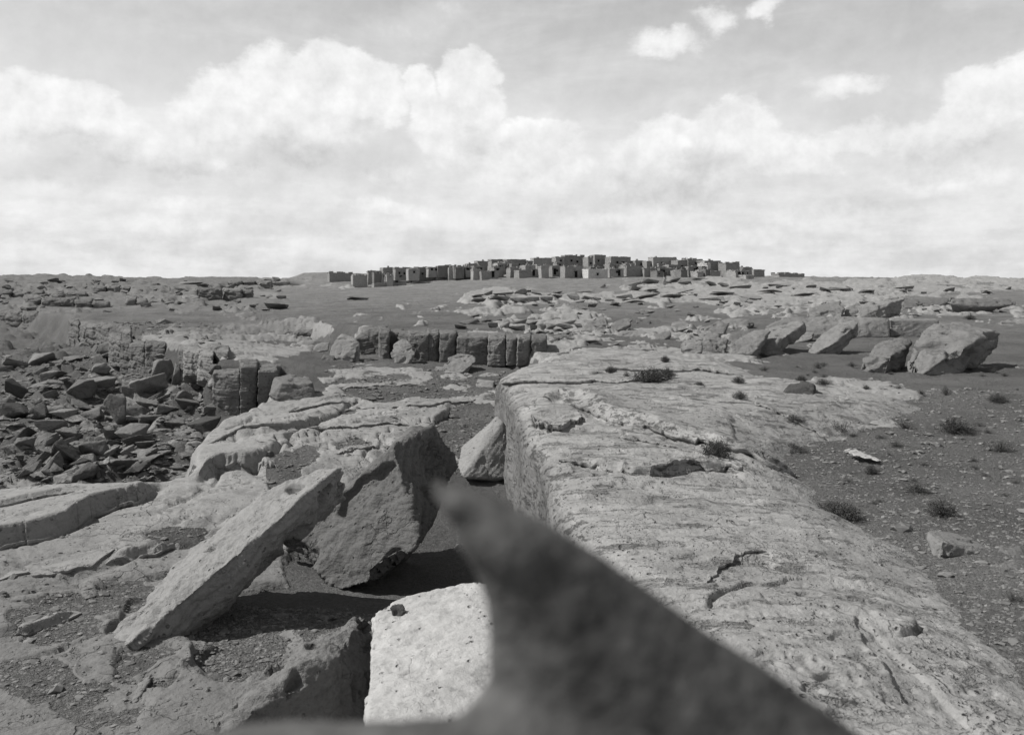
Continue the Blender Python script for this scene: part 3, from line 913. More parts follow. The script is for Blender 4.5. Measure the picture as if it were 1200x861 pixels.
def displace(me, size, seed, rough=1.0, bedn=Vector((0, 0, 1)), chips=1.0, smooth=True):
    nv = len(me.vertices)
    co_ = np.empty(nv * 3, np.float32); me.vertices.foreach_get('co', co_); co_ = co_.reshape(-1, 3).astype(float)
    no = np.empty(nv * 3, np.float32); me.vertices.foreach_get('normal', no); no = no.reshape(-1, 3).astype(float)
    p = co_ / size + seed * 3.17
    bn = np.array(bedn.normalized())
    h = p @ bn
    # bedding: thin layers stand proud on the sides, not on the bed faces
    side = 1 - np.abs(no @ bn)
    hb = h * 9 + 1.2 * fbm3(p * 1.5, 3)
    fr = hb - np.floor(hb)
    lay = np.stack([np.floor(hb) * .37, np.floor(hb) * .21 + 4, p[:, 0] * 1.2 + p[:, 1] * .9], 1)
    amp = .042 * side * (vn3(lay * 3.1) * 1.0 - .9 * np.exp(-((fr - .5) / .13) ** 2 * 1.0) * .5)
    big = .050 * fbm3(p * 1.7, 3)
    mid = .030 * fbm3(p * 6, 4, .6) + .012 * np.abs(fbm3(p * 19, 3, .6))
    ch = fbm3(p * 3.2 + 7, 2)
    chip = -.055 * chips * sst(ch, .18, .30)
    d = (amp * 1.0 + big + mid + chip) * rough * size
    co_ = co_ + no * d[:, None]
    me.vertices.foreach_set('co', co_.astype(np.float32).ravel())
    me.polygons.foreach_set('use_smooth', np.full(len(me.polygons), smooth))
    me.update()


def finish_rock(name, me, mat, label, cat='boulder', group=None):
    nv = len(me.vertices)
    co_ = np.empty(nv * 3, np.float32); me.vertices.foreach_get('co', co_); co_ = co_.reshape(-1, 3)
    mn = co_.min(0); mx = co_.max(0)
    o_ = np.array([(mn[0] + mx[0]) / 2, (mn[1] + mx[1]) / 2, mn[2]])
    me.vertices.foreach_set('co', (co_ - o_).astype(np.float32).ravel()); me.update()
    me.materials.clear(); me.materials.append(mat)
    me.name = name
    o = bpy.data.objects.new(name, me); o.location = o_
    link(o); tag(o, label, cat, group)
    return o


def hero(name, pts, D0, voxel, mat, label, rough=1.0, seed=1.0, bedn=Vector((0, 0, 1)), cat='boulder', extra=None, chips=1.0, group=None, size=None):
    pp = [P(a, b_, D0 + d_) for a, b_, d_ in pts] + (extra or [])
    bm = hull_bm(pp)
    s = Vector([max(p[i] for p in pp) - min(p[i] for p in pp) for i in range(3)])
    size = size or sorted(s)[1]
    me = remesh_np(bm, voxel)
    displace(me, size, seed, rough, bedn, chips)
    return finish_rock(name, me, mat, label, cat, group)


def onp(px, py, P0, nn):
    """range at which the sight line meets the plane through P0 with normal nn"""
    d_ = Vector(((px - 600) / 1000, 1, -(py - 330) / 1000)); nn = Vector(nn)
    return nn.dot(P0) / nn.dot(d_)


# the long slab
PA = P(150, 754, 7.75); nT = (-.42, -.16, .82); nS = (.25, -.594, .80)
top_ = [(124, 757), (168, 702), (210, 655), (240, 624), (285, 594), (372, 549)]
rid_ = [(150, 756), (215, 692), (276, 632), (336, 590), (398, 548)]
low_ = [(141, 775), (172, 770), (210, 752), (242, 724), (318, 642), (392, 578), (405, 563)]
SL1 = [P(a, b, onp(a, b, PA, nT)) for a, b in top_ + rid_]
PB = P(276, 632, onp(276, 632, PA, nT))
SL1 += [P(a, b, onp(a, b, PB, nS)) for a, b in low_]
_m = [SL1[i].lerp(SL1[i + 7], .5) + Vector((-.05, 0, .10)) for i in (2, 3)]
SL1 += [v + Vector((.25, .35, -.42)) for v in SL1[:6]] + [v + Vector((-.1, .25, -.2)) for v in SL1[-5:-1]]
SL1 += _m
# the broken block
KK = 1.075
PC = P(396, 690, 9.9 * KK); nM = (-.30, -.70, .65)
SL2 = [P(a, b, onp(a, b, PC, nM)) for a, b in ((338, 640), (345, 624), (403, 572), (462, 522), (446, 566), (490, 640), (430, 684), (396, 690), (368, 668))]
SL2 += [P(488, 500, 12.5 * KK), P(509, 498, 12.9 * KK), P(536, 540, 12.9 * KK), P(530, 562, 12.3 * KK), P(506, 612, 11.2 * KK), P(480, 650, 11.2 * KK), P(430, 690, 10.6 * KK)]
hero('stone_slab', [], 10.2, .022, M_rock,
     'long narrow sandstone slab lying tilted with its low end at the lower left', 1.55, 1.3, Vector((-.55, -.2, .8)), 'rock slab', chips=1.1, size=1.25, extra=SL1)
# the thick broken block beside it
hero('stone_slab', [], 10.8, .024, M_varn,
     'thick fractured block tilted on one corner with a dark broken end beside the long slab', 1.3, 4.1, Vector((-.5, -.35, .75)), 'rock slab', chips=.9, size=1.5, extra=SL2)
# slab leaning on the ledge
hero('stone_slab', [(536, 545, .2), (541, 560, -.5), (600, 560, .1), (604, 520, 1.2), (590, 492, 1.2), (583, 486, 1.4), (560, 508, 1.0), (540, 525, 1.0), (585, 502, .9), (580, 565, 0)], 17.0, .03, M_rock,
     'thin slab leaning against the foot of the tall ledge face', .5, 2.2, Vector((-.7, 0, .7)), 'rock slab', chips=.5, size=1.0)
# bottom middle boulder with a bright ridge
hero('boulder', [(250, 842, .0), (238, 862, -.1), (300, 790, .65), (340, 764, .95), (382, 741, 1.25), (424, 718, 1.6), (440, 735, 1.7), (455, 765, 1.7), (452, 800, 1.5), (440, 870, .8), (270, 900, -.2), (352, 778, .55), (268, 856, -.15), (330, 880, .1), (396, 772, .75), (430, 790, 1.0)], 6.1, .016, M_mid,
     'jagged boulder at the lower edge with a bright sunlit ridge and dark broken front', 1.9, 6.6, Vector((.2, -.5, .8)), size=.75)
# bright pitted block
hero('boulder', [(437, 722, 1.7), (452, 706, 1.95), (480, 697, 2.05), (540, 683, 2.3), (640, 684, 2.3), (760, 770, .8), (458, 762, 1.0), (450, 800, .5), (428, 875, -.25), (700, 890, -.3), (455, 860, -.15)],
     5.0, .016, M_pit, 'flat topped pale pitted block in full sun at the bottom centre', .8, 8.2, Vector((0, 0, 1)), chips=.3, size=.9,
     extra=[Vector((-.85, 4.9, -3.6)), Vector((-1.0, 6.6, -3.6)), Vector((.8, 7.2, -3.7)), Vector((.9, 4.8, -3.7)), Vector((-.2, 5.9, -2.52))])
hero('stone', [(456, 712, 0), (462, 706, .05), (472, 707, .05), (477, 717, 0), (470, 723, -.02), (460, 722, -.02), (466, 716, .1)], 6.7, .008, M_dark,
     'fist sized dark stone resting on the corner of the pale pitted block', 1.0, 2.6, cat='stone', size=.12)
hero('boulder', [(178, 788, .4), (168, 800, .2), (140, 818, .1), (96, 852, -.1), (88, 870, -.2), (135, 856, -.2), (160, 822, -.05), (176, 798, .2), (150, 806, .5)], 6.9, .014, M_mid,
     'narrow spear shaped rock in the lower left corner', .9, 3.6, Vector((.3, 0, 1)), size=.35)
hero('boulder', [(160, 652, .1), (172, 646, .3), (205, 642, .3), (180, 656, -.1), (150, 658, 0)], 10.6, .02, M_rock,
     'small flat flake beside the crack left of the long slab', .6, 3.9, size=.3, cat='stone')

# near out-of-focus pinnacle the camera stands behind
pk = [(506, 562), (514, 560), (560, 588), (640, 631), (700, 670), (760, 718), (830, 770), (900, 818), (960, 848), (1060, 900)]
pkl = [(507, 566), (516, 590), (527, 622), (542, 655), (558, 690), (567, 730), (571, 775), (562, 812), (538, 845), (500, 870)]
bm = bmesh.new()


def add_hull(bm, pts):
    b2 = hull_bm(pts)
    me_ = bpy.data.meshes.new('t'); b2.to_mesh(me_); b2.free()
    bm.from_mesh(me_); bpy.data.meshes.remove(me_)


dpk = .52
for (a0, a1) in (((506, 562, 516, 590)), )[:0]:
    pass
Lp = [(500, 565), (514, 592), (529, 626), (545, 652), (556, 670), (569, 692), (571, 730), (570, 775), (567, 806), (552, 834), (520, 880)]
Rp = [(513, 559), (560, 574), (600, 593), (640, 612), (680, 636), (720, 659), (775, 698), (839, 747), (900, 785), (992, 846), (1090, 912)]
for i in range(len(Lp) - 1):
    pts = []
    for (a, b_) in (Lp[i], Lp[i + 1], Rp[i + 1], Rp[i]):
        th_ = .004 + .00075 * (b_ - 560)
        pts.append(P(a, b_, dpk)); q_ = P(a, b_, dpk + th_); cxm = P((Lp[i][0] + Rp[i][0]) / 2, b_, dpk + th_)
        pts.append(q_ * .0 + (q_ * .8 + cxm * .2))
        pts.append(P((Lp[i][0] * .45 + Rp[i][0] * .55), b_, dpk - .02 - .00012 * (b_ - 560)))
    add_hull(bm, pts)
add_hull(bm, [P(150, 868, .50), P(300, 843, .50), P(430, 838, .50), P(560, 842, .5), P(1010, 870, .5), P(150, 900, .62), P(1050, 905, .62), P(150, 960, .44), P(1060, 960, .44), P(430, 850, .6)])
add_hull(bm, [Vector(p) for p in ((-.35, .40, -.33), (.32, .40, -.33), (-.35, .60, -.36), (.32, .62, -.36), (-.9, .95, -1.3), (.9, .9, -1.3), (-1.0, -.2, -1.3), (1.0, -.2, -1.3), (-.3, .1, -.5), (.3, .1, -.5))])
me = remesh_np(bm, .012)
displace(me, .16, 5.5, .34, Vector((.3, 0, 1)), .7)
# the buttress the pinnacle grows from
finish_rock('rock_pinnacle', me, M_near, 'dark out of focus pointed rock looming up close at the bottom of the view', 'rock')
bm = hull_bm([Vector(p) for p in ((-.8, .8, -1.25), (.8, .8, -1.25), (-.9, -.3, -1.25), (.9, -.3, -1.25), (-1.3, 1.7, -3.9), (.85, 1.9, -3.9), (-1.5, -1.6, -3.9), (1.5, -1.6, -3.9))])
me = remesh_np(bm, .06)
displace(me, 1.2, 7.5, .8, Vector((0, 0, 1)))
finish_rock('boulder', me, M_mid, 'massive boulder below the viewpoint that carries the pointed rock')

def ledge_or_ground(px, py):
    x, y, z = hit(px, py)
    if px > 600:
        # march over the ledge as well
        ys = np.linspace(3, 40, 1500); xs = (px - 600) * ys / 1000
        d_ = sdist(bpoly, xs, ys)
        zz_ = np.where(d_ > .2, ledge_z(xs, ys, d_), ground(xs, ys))
        ok = zz_ >= -(py - 330) * ys / 1000
        i_ = int(np.argmax(ok))
        if ok[i_]: return float(xs[i_]), float(ys[i_]), float(zz_[i_])
    return x, y, z


def settle(pts, D0):
    """slide a boulder along its sight line until its foot stands on the land"""
    lo_ = [p for p in pts if p[1] > max(q[1] for q in pts) - 3]
    bx = sum(p[0] for p in lo_) / len(lo_); by = max(p[1] for p in lo_); bd = sum(p[2] for p in lo_) / len(lo_)
    y = ledge_or_ground(bx, by - 1)[1]
    if .6 * D0 < y < 1.7 * D0:
        k = y / D0
        return [(a, b, d * k) for a, b, d in pts], y - bd * k
    print('unsettled', bx, by, D0, y)
    return pts, D0


# ---- right-hand boulders
RB = [
    ('large flat topped boulder on the right with layered front and dark undercut side',
     [(1056, 426, .6), (1060, 437, .1), (1078, 441, -.3), (1122, 440, -.2), (1130, 436, .6), (1170, 404, 3.2), (1174, 392, 2.6), (1168, 385, 3.0), (1125, 378, 4), (1100, 379, 4), (1084, 386, 3), (1064, 410, .9), (1118, 413, -.1), (1140, 402, .8)], 25.6, M_far, 1.0),
    ('wedge shaped boulder touching the left side of the large flat topped boulder',
     [(1007, 430, .3), (1012, 438, -.2), (1040, 438, -.2), (1054, 432, .4), (1068, 402, 2.2), (1058, 396, 2.5), (1035, 399, 2.2), (1012, 419, .7), (1044, 418, -.1)], 26.5, M_far, 1.0),
    ('slab shaped boulder leaning up to the right with a deep shadow under it',
     [(947, 411, .2), (953, 415, -.2), (974, 414, 0), (990, 402, .9), (1005, 392, 1.6), (1006, 379, 1.6), (1000, 374, 2.0), (985, 378, 2), (958, 396, .8), (978, 402, -.1)], 33.5, M_far, .8),
    ('long pale boulder left of the leaning slab boulder',
     [(872, 416, .2), (905, 414, -.1), (918, 405, .5), (945, 388, 1.8), (943, 378, 1.8), (932, 376, 2.2), (898, 385, 2), (874, 402, .6), (915, 398, 0)], 33.5, M_far, .8),
    ('low rounded boulder behind the long pale one', [(850, 414, 0), (882, 416, -.1), (892, 402, .6), (902, 388, 1.6), (885, 387, 2), (858, 400, .8)], 34.5, M_far, .9),
    ('broad squared block behind the leaning slab boulder', [(900, 394, 0), (1000, 396, -.2), (1042, 395, 0), (1042, 373, .6), (1000, 371, 1.5), (915, 371, 1.5), (895, 382, 1)], 41, M_far, .5),
    ('square faced block right of the vertical crack', [(1043, 396, 0), (1098, 394, 0), (1100, 376, .5), (1096, 373, 1.5), (1050, 372, 1.5), (1043, 375, .3)], 40.6, M_far, .5),
    ('dark sided boulder tipped up to the right below the skyline',
     [(1007, 372, 0), (1035, 372, 0), (1053, 368, .8), (1060, 349, 2), (1055, 347, 2.5), (1020, 354, 2), (1005, 360, .8), (1040, 357, .3)], 58, M_far, .9),
    ('knobbly boulder at the foot of the dark sided one', [(988, 371, 0), (1007, 372, 0), (1012, 360, .6), (1004, 354, 1.2), (990, 362, .8)], 59, M_far, 1.1),
    ('long low pale slab in front of the squared block, left of the leaning slab boulder', [(905, 401, 0), (930, 403, -.1), (952, 396, .4), (955, 389, 1), (925, 389, 1.4), (908, 394, .6)], 36, M_far, .8),
    ('low rounded boulder right of the pointed boulder', [(852, 399, 0), (876, 400, -.1), (884, 392, .6), (876, 386, 1.2), (858, 389, .8)], 38, M_far, .8),
    ('flat pale slab lying right of the row of squared blocks', [(722, 394, 0), (752, 396, 0), (762, 391, .5), (745, 386, 1.2), (726, 388, .8)], 42, M_far, .6),
    ('low humped boulder at the left end of the far row', [(945, 371, 0), (985, 372, 0), (990, 360, 1), (985, 352, 2), (962, 355, 2), (948, 362, 1)], 60, M_far, .9),
    ('smooth slanting slab between the dark sided boulder and the overhang', [(1058, 360, 0), (1095, 361, 0), (1110, 354, .8), (1112, 349, 1.5), (1060, 346, 3), (1058, 352, 1)], 66, M_far, .5),
    ('flat overhanging slab with a dark hollow beneath at far right',
     [(1113, 356, -.6), (1115, 350, .4), (1135, 349, 1), (1186, 350, 1), (1188, 357, .2), (1170, 359, -.2), (1130, 361, -.6), (1120, 366, .6), (1165, 363, .8)], 68, M_far, .8),
    ('round stone at the right end of the overhanging slab', [(1176, 360, 0), (1188, 361, 0), (1190, 354, .3), (1184, 351, .5), (1177, 353, .3)], 67, M_far, 1),
    ('low pale rock hump at the right edge behind the large boulder', [(1165, 383, 0), (1215, 382, 0), (1220, 374, 1), (1190, 373, 2), (1172, 376, 1)], 46, M_far, .8),
    ('pointed boulder in the middle cluster with a dark right side', [(822, 413, 0), (850, 412, 0), (853, 398, .5), (836, 389, 1), (826, 394, .8), (820, 405, .2)], 34.5, M_far, 1),
    ('blocky boulder with a shadowed base left of the middle cluster', [(797, 411, 0), (805, 415, -.2), (822, 413, 0), (824, 400, .6), (810, 394, 1.2), (796, 402, .6)], 34.2, M_far, 1),
    ('tilted boulder behind the middle cluster', [(822, 392, 0), (848, 391, 0), (853, 381, .8), (843, 375, 1.2), (826, 384, .6)], 43, M_far, 1),
    ('dark faced boulder at the head of the middle cluster', [(838, 386, 0), (868, 384, 0), (884, 380, .6), (878, 374, 1), (850, 373, 1.5), (838, 378, .8)], 47, M_far, 1),
    ('triangular pale boulder left of the middle', [(680, 387, 0), (700, 388, -.2), (713, 387, 0), (711, 372, 1), (704, 369, 1.2), (690, 375, .6)], 46, M_far, .9),
    ('long tilted boulder right of the triangular pale one', [(714, 385, 0), (724, 387, -.2), (738, 381, .3), (742, 374, .8), (733, 372, 1), (718, 378, .6)], 46.5, M_far, .9),
    ('small boulder under the triangular pale one', [(696, 390, 0), (711, 390, 0), (713, 384, .3), (704, 382, .5), (697, 385, .3)], 45, M_far, .9),
    ('dark rounded boulder right of the long tilted one', [(745, 381, 0), (761, 381, 0), (762, 376, .5), (754, 373, .8), (746, 375, .5)], 47.5, M_tal, .9),
    ('shadowed boulder left of the middle cluster', [(786, 385, 0), (806, 385, 0), (808, 379, .6), (798, 375, 1), (787, 378, .6)], 46, M_far, .9),
    ('oval tipped boulder below the shadowed one', [(767, 398, 0), (778, 398, -.2), (787, 392, .3), (785, 387, .7), (775, 389, .6), (767, 394, .3)], 40, M_far, .9),
    ('low rock slab in the gravel left of the oval tipped boulder', [(726, 396, 0), (750, 395, 0), (758, 390, .6), (740, 388, 1), (728, 391, .6)], 42, M_far, .9),
    ('dark angular rock on the ledge pavement between two bushes', [(919, 459, 0), (930, 463, -.1), (953, 461, 0), (954, 451, .3), (940, 447, .6), (926, 449, .5)], 21.5, M_dark, .9),
    ('pale block with a dark shaded front on the gravel at lower right', [(1086, 632, .2), (1092, 648, -.05), (1103, 652, -.2), (1158, 651, 0), (1163, 642, .2), (1150, 631, .6), (1098, 621, .7), (1087, 623, .4), (1104, 634, -.12)], 8.6, M_mid, .5),
    ('small dark rock at the right edge beside the pale gravel block', [(1168, 648, .1), (1180, 652, 0), (1200, 652, .0), (1196, 642, .2), (1188, 637, .3), (1176, 640, .25)], 8.3, M_mid, .8),
    ('low stone at the right edge below the small dark rock', [(1172, 664, 0), (1182, 668, -.05), (1204, 667, 0), (1204, 656, .2), (1186, 655, .3), (1174, 659, .2)], 7.9, M_mid, .8),
]
for i, (lab, pts, D0, mat, rg) in enumerate(RB):
    pts, D0 = settle(pts, D0)
    ex = [P(pts[0][0] + 4, pts[0][1] + 3, D0 + .8), P(pts[2][0], pts[2][1] + 2, D0 + 1.2)]
    ex += [P(a, b_, D0 + d_) + Vector((0, .1, -.012 * D0)) for a, b_, d_ in pts if b_ > max(q[1] for q in pts) - 3]
    wpx = max(p[0] for p in pts) - min(p[0] for p in pts)
    hero('boulder', pts, D0, D0 / 1000 * max(.9, min(1.6, wpx / 55)), mat, lab, rg, 1.7 + i * .71, Vector((-.15, -.1, 1)), extra=ex)

# ---- centre boulders below the middle cliff
CB = [
    ('split oval boulder standing alone on the shelf floor', [(519, 431, 0), (526, 438, -.3), (543, 436, -.3), (559, 422, .6), (556, 416, 1), (540, 413, 1.4), (525, 418, .9)], 31.5, M_far, .9),
    ('flat stone near the foot of the split oval boulder', [(508, 435, 0), (521, 436, 0), (522, 430, .3), (511, 429, .4)], 31.5, M_tal, .8),
    ('round faced boulder propped against the middle cliff', [(457, 414, 0), (463, 426, -.3), (478, 427, -.3), (487, 413, .1), (482, 402, .5), (474, 396, .8), (462, 403, .6)], 32.2, M_far, .8),
    ('tall leaning slab with a dark right side at the left end of the middle cliff', [(414, 398, 0), (424, 417, -.2), (437, 416, 0), (445, 396, .5), (455, 382, 1.4), (434, 380, 1.6), (420, 392, .6)], 33, M_cliff, .7),
    ('pale leaning slab in front of the middle cliff end', [(386, 416, 0), (396, 424, -.4), (414, 423, -.3), (421, 400, .2), (414, 394, .6), (400, 391, .9), (390, 399, .5)], 32.2, M_far, .7),
    ('upright flake beside the pale leaning slab', [(409, 425, 0), (420, 425, 0), (422, 402, .2), (417, 398, .3), (410, 405, .2)], 31.6, M_far, .6),
    ('small pale stone at the left of the leaning slabs', [(366, 410, 0), (372, 413, -.1), (385, 410, 0), (386, 400, .3), (380, 399, .4), (370, 404, .3)], 34.5, M_far, .8),
    ('dark slab leaning behind the small pale stone', [(385, 400, 0), (391, 400, 0), (404, 386, .6), (404, 380, .8), (396, 383, .6), (385, 393, .2)], 37, M_tal, .7),
    ('low flat stone below the leaning slabs', [(376, 421, 0), (391, 423, 0), (392, 417, .3), (379, 415, .4)], 33, M_tal, .9),
    ('sunlit block with a large dark face behind the left cliff edge', [(314, 464, .1), (322, 469, -.2), (340, 469, -.3), (366, 467, 0), (368, 450, .3), (362, 441, 1.2), (340, 437, 1.5), (322, 442, .9), (330, 449, -.1)], 26.3, M_mid, .6),
    ('shapeless boulder in the gap of the middle cliff', [(436, 416, 0), (456, 417, 0), (458, 404, .5), (448, 396, .6), (438, 402, .4)], 33.2, M_cliff, .9),
    ('pale stone cap at the corner of the tall ledge', [(583, 432, 0), (604, 432, .1), (602, 425, .6), (592, 421, .8), (584, 424, .5)], 22.2, M_rock, .8),
    ('flat pale stone lying below the corner of the tall ledge', [(560, 441, 0), (584, 444, -.1), (586, 438, .3), (566, 436, .5)], 27, M_rock, .7),
    ('small squared stone under the flat pale one', [(556, 453, 0), (578, 455, 0), (580, 446, .3), (560, 444, .4)], 25, M_rock, .7),
]
for i, (lab, pts, D0, mat, rg) in enumerate(CB):
    pts, D0 = settle(pts, D0)
    ex = [P(pts[0][0] + 3, pts[0][1] + 2, D0 + .6), P(pts[2][0] - 1, pts[2][1] + 2, D0 + .8)]
    ex += [P(a, b_, D0 + d_) + Vector((0, .1, -.008 * D0)) for a, b_, d_ in pts if b_ > max(q[1] for q in pts) - 3]
    wpx = max(p[0] for p in pts) - min(p[0] for p in pts)
    hero('boulder', pts, D0, D0 / 1000 * max(.9, min(1.4, wpx / 40)), mat, lab, rg, 21.7 + i * .83, Vector((-.15, -.1, 1)), extra=ex)


# ---- cliffs: jointed columns, each block its own part
def cliff(name, label, blocks, mat, thick=1.6, voxf=1.05, seed=0, rough=.7):
    """blocks: px0, px1, ytop, ybase, D0 at left, D1 at right, inset"""
    root = bpy.data.objects.new(name, None)
    x0, x1, yt, yb, Da, Db, ins = blocks[0]
    root.location = P((x0 + x1) / 2, yb, (Da + Db) / 2)
    root.empty_display_size = .3
    link(root); tag(root, label, 'cliff')
    rn = random.Random(seed + 5)
    for k, (x0, x1, yt, yb, Da, Db, ins) in enumerate(blocks):
        Da += ins; Db += ins
        j = lambda s=1.0: rn.uniform(-s, s)
        g = rn.choice((.0, .1, .5)); hb_ = yb - yt
        yt = yt + rn.uniform(-.04, .10) * hb_; ins_ = rn.choice((0, 0, .25, .6)) * min(1.5, Da / 40); Da += ins_; Db += ins_ + rn.uniform(-.3, .3)
        x0 -= rn.uniform(0, .05) * (x1 - x0); x1 += rn.uniform(0, .05) * (x1 - x0)
        sl = thick * .12
        pts = [P(x0 + g, yb + 10, Da - .05), P(x1 - g, yb + 10, Db - .05), P(x0 + g + rn.uniform(0, .22) * (x1 - x0), yt + 1.5 + j(.6), Da + .12 + abs(j(.12))), P(x1 - g + j(.8), yt + 1.5 + j(.6), Db + .12 + abs(j(.12))),
               P(x0 + 1, yt + 4, Da + .02), P(x1 - 1, yt + 4, Db + .02), P((x0 + x1) / 2 + j(2), (yt + yb) / 2, (Da + Db) / 2 - .08 - abs(j(.12)))]
        zt = (P(x0, yt, Da).z + P(x1, yt, Db).z) / 2
        for (xx, DD) in ((x0, Da), (x1, Db)):
            q = P(xx, yt, DD)
            pts.append(Vector((q.x * (1 + thick / DD), q.y + thick, zt - .03)))
            pts.append(Vector((q.x * (1 + thick / DD), q.y + thick, zt - 1.5)))
        bm_ = hull_bm(pts)
        Dm = (Da + Db) / 2
        me_ = remesh_np(bm_, Dm / 1000 * voxf)
        displace(me_, .9 * Dm / 30, seed + k * .9 + 2, rough, Vector((.02, 0, 1)), .8)
        nv = len(me_.vertices); co_ = np.empty(nv * 3, np.float32); me_.vertices.foreach_get('co', co_)
        rl = np.array(root.location); me_.vertices.foreach_set('co', (co_.reshape(-1, 3) - rl).astype(np.float32).ravel()); me_.update()
        me_.materials.clear(); me_.materials.append(mat)
        me_.name = 'cliff_block'
        link(bpy.data.objects.new('cliff_block', me_), root)
    return root


cliff('rock_cliff', 'jointed sandstone cliff of tall blocks in the middle of the view below the plateau',
      [(424, 447, 383, 404, 36, 35.5, .4), (444, 457, 384, 424, 34.2, 34.2, 0), (455, 468, 386, 420, 34, 34, .9), (466, 481, 386, 424, 34, 33.8, .5), (479, 502, 388, 424, 33.4, 33.2, 0),
       (501, 515, 387, 424, 33, 33, .35), (515, 534, 388, 420, 32.6, 32.5, -.1), (535, 572, 391, 420, 32.3, 32.2, .25), (572, 592, 392, 419, 31.8, 31.6, -.1), (593, 606, 392, 418, 31.4, 31.4, .1),
       (606, 622, 394, 418, 30.6, 30.8, .3), (622, 640, 395, 417, 30.3, 30.3, .9)], M_cliff, 2.0, seed=1)
cliff('rock_cliff', 'tall cliff of three dark slab faces nearest on the left side',
      [(249, 281, 427, 500, 26.6, 26.3, 0), (281, 302, 428, 490, 26.4, 26.5, .3), (302, 325, 428, 484, 26.5, 27.2, .15), (322, 338, 427, 472, 27.4, 29, .4)], M_cliff, 2.2, seed=2, rough=.8)
cliff('rock_cliff', 'dark cliff with a narrow cleft and rounded buttresses left of the nearest cliff',
      [(151, 170, 400, 438, 37.2, 36.6, 0), (171, 194, 401, 436, 36.4, 35.8, .25), (194, 212, 402, 430, 35.6, 35, .5), (209, 232, 405, 452, 33.8, 33, -.1), (228, 250, 404, 452, 33.4, 32.6, 1.1), (247, 268, 408, 440, 30, 28.5, .4)],
      M_cliff, 2.2, seed=3, rough=1.0)
cliff('rock_cliff', 'weathered cliff corner with a pillar of loose stones on the far left rim',
      [(82, 93, 375, 400, 55, 53, 0), (93, 118, 377, 402, 52, 49, .2), (118, 143, 381, 406, 47, 43.5, -.1), (141, 153, 386, 406, 42, 40, .5)], M_cliff, 3, seed=4, rough=1.2)
cliff('rock_cliff', 'low dark cliff band at the left edge above the sandy slope',
      [(-12, 10, 365, 384, 72, 71, 0), (8, 26, 364, 383, 70, 69, .9), (26, 44, 365, 384, 69, 68, -.2), (44, 66, 366, 383, 68, 66.5, .3), (66, 84, 369, 380, 65, 62, .5)], M_cliff, 4, seed=5, rough=1.0)
cliff('rock_cliff', 'two tier ledge of small weathered blocks left of the middle cliff',
      [(303, 322, 384, 397, 51, 50.5, 0), (322, 334, 386, 397, 50.4, 50, .2), (333, 346, 386, 398, 50, 49.8, 0), (346, 372, 385, 396, 49.8, 49, .2), (370, 388, 384, 394, 48, 46, .1),
       (312, 330, 373, 386, 53, 52.8, .6), (329, 348, 375, 387, 52.5, 52, .4), (348, 360, 377, 388, 52, 51.5, .2), (360, 372, 376, 388, 51.6, 51.2, .8), (370, 386, 378, 387, 51, 50.5, .3), (386, 400, 379, 389, 50, 49, .2)], M_cliff, 3, seed=6, rough=1.2)
cliff('rock_cliff', 'low dark rubble ledge below the leaning slabs on the shelf', [(381, 396, 432, 447, 30.2, 30.6, 0), (396, 412, 428, 444, 30.8, 31.2, .1), (412, 428, 424, 441, 31.4, 32, 0), (428, 446, 421, 436, 32, 32.6, .1)], M_dark, .8, seed=7, rough=1.4)
cliff('rock_cliff', 'layered dark outcrop on the far left plateau, the left one of two', [(214, 232, 347, 357, 96, 96, 0), (230, 258, 336, 352, 104, 104, 0)], M_tal, 7, seed=8, rough=1.3)
cliff('rock_cliff', 'layered dark outcrop on the far left plateau, the right one of two', [(262, 282, 337, 351, 108, 108, 0), (280, 296, 338, 350, 108, 108, .4)], M_tal, 7, seed=9, rough=1.3)
cliff('rock_cliff', 'long dark broken ledge band across the far left plateau', [(30, 48, 349, 356, 92, 92, 0), (48, 72, 350, 361, 90, 90, 0), (72, 88, 349, 362, 89, 89, .5), (88, 108, 351, 362, 88, 88, 0), (108, 128, 353, 362, 87, 87, .6)], M_cliff, 5, seed=10, rough=1.5)

cliff('rock_cliff', 'thin broken ledge of pale blocks near the far left skyline', [(108, 124, 335, 340, 150, 150, 0), (124, 140, 334, 340, 150, 150, 1), (141, 152, 335, 341, 150, 150, 0), (155, 175, 336, 341, 148, 148, 0)], M_far, 6, seed=11, rough=1.5)
cliff('rock_cliff', 'short ledge of grey blocks between the layered outcrops and the rim', [(148, 160, 349, 356, 95, 95, 0), (161, 172, 350, 357, 94, 94, .4), (173, 190, 350, 356, 94, 94, 0)], M_far, 5, seed=12, rough=1.5)
cliff('rock_cliff', 'long low ledge at the far left above the dark ledge band', [(-5, 14, 340, 347, 118, 118, 0), (14, 34, 341, 348, 118, 118, 1), (35, 50, 341, 347, 118, 118, 0), (54, 74, 341, 347, 118, 118, .5), (78, 100, 342, 347, 118, 118, 0)], M_cliff, 6, seed=13, rough=1.5)
cliff('rock_cliff', 'low ledge under the far left skyline left of the low hill', [(268, 284, 329, 334, 190, 190, 0), (285, 300, 329, 334, 190, 190, 1), (302, 318, 329, 335, 188, 188, 0)], M_cliff, 8, seed=14, rough=1.5)

cliff('rock_cliff', 'broken sandstone rim closing the gap left of the cliff with the cleft', [(128, 142, 392, 420, 40.5, 39.5, 0), (141, 154, 396, 428, 38.6, 38, .3)], M_cliff, 2.2, seed=15, rough=1.0)
cliff('rock_cliff', 'pale rounded rim blocks between the cleft cliff and the nearest cliff', [(232, 250, 412, 436, 29.5, 28.4, .3), (216, 234, 410, 430, 31.0, 30.2, .4)], M_far, 2.0, seed=16, rough=1.1)

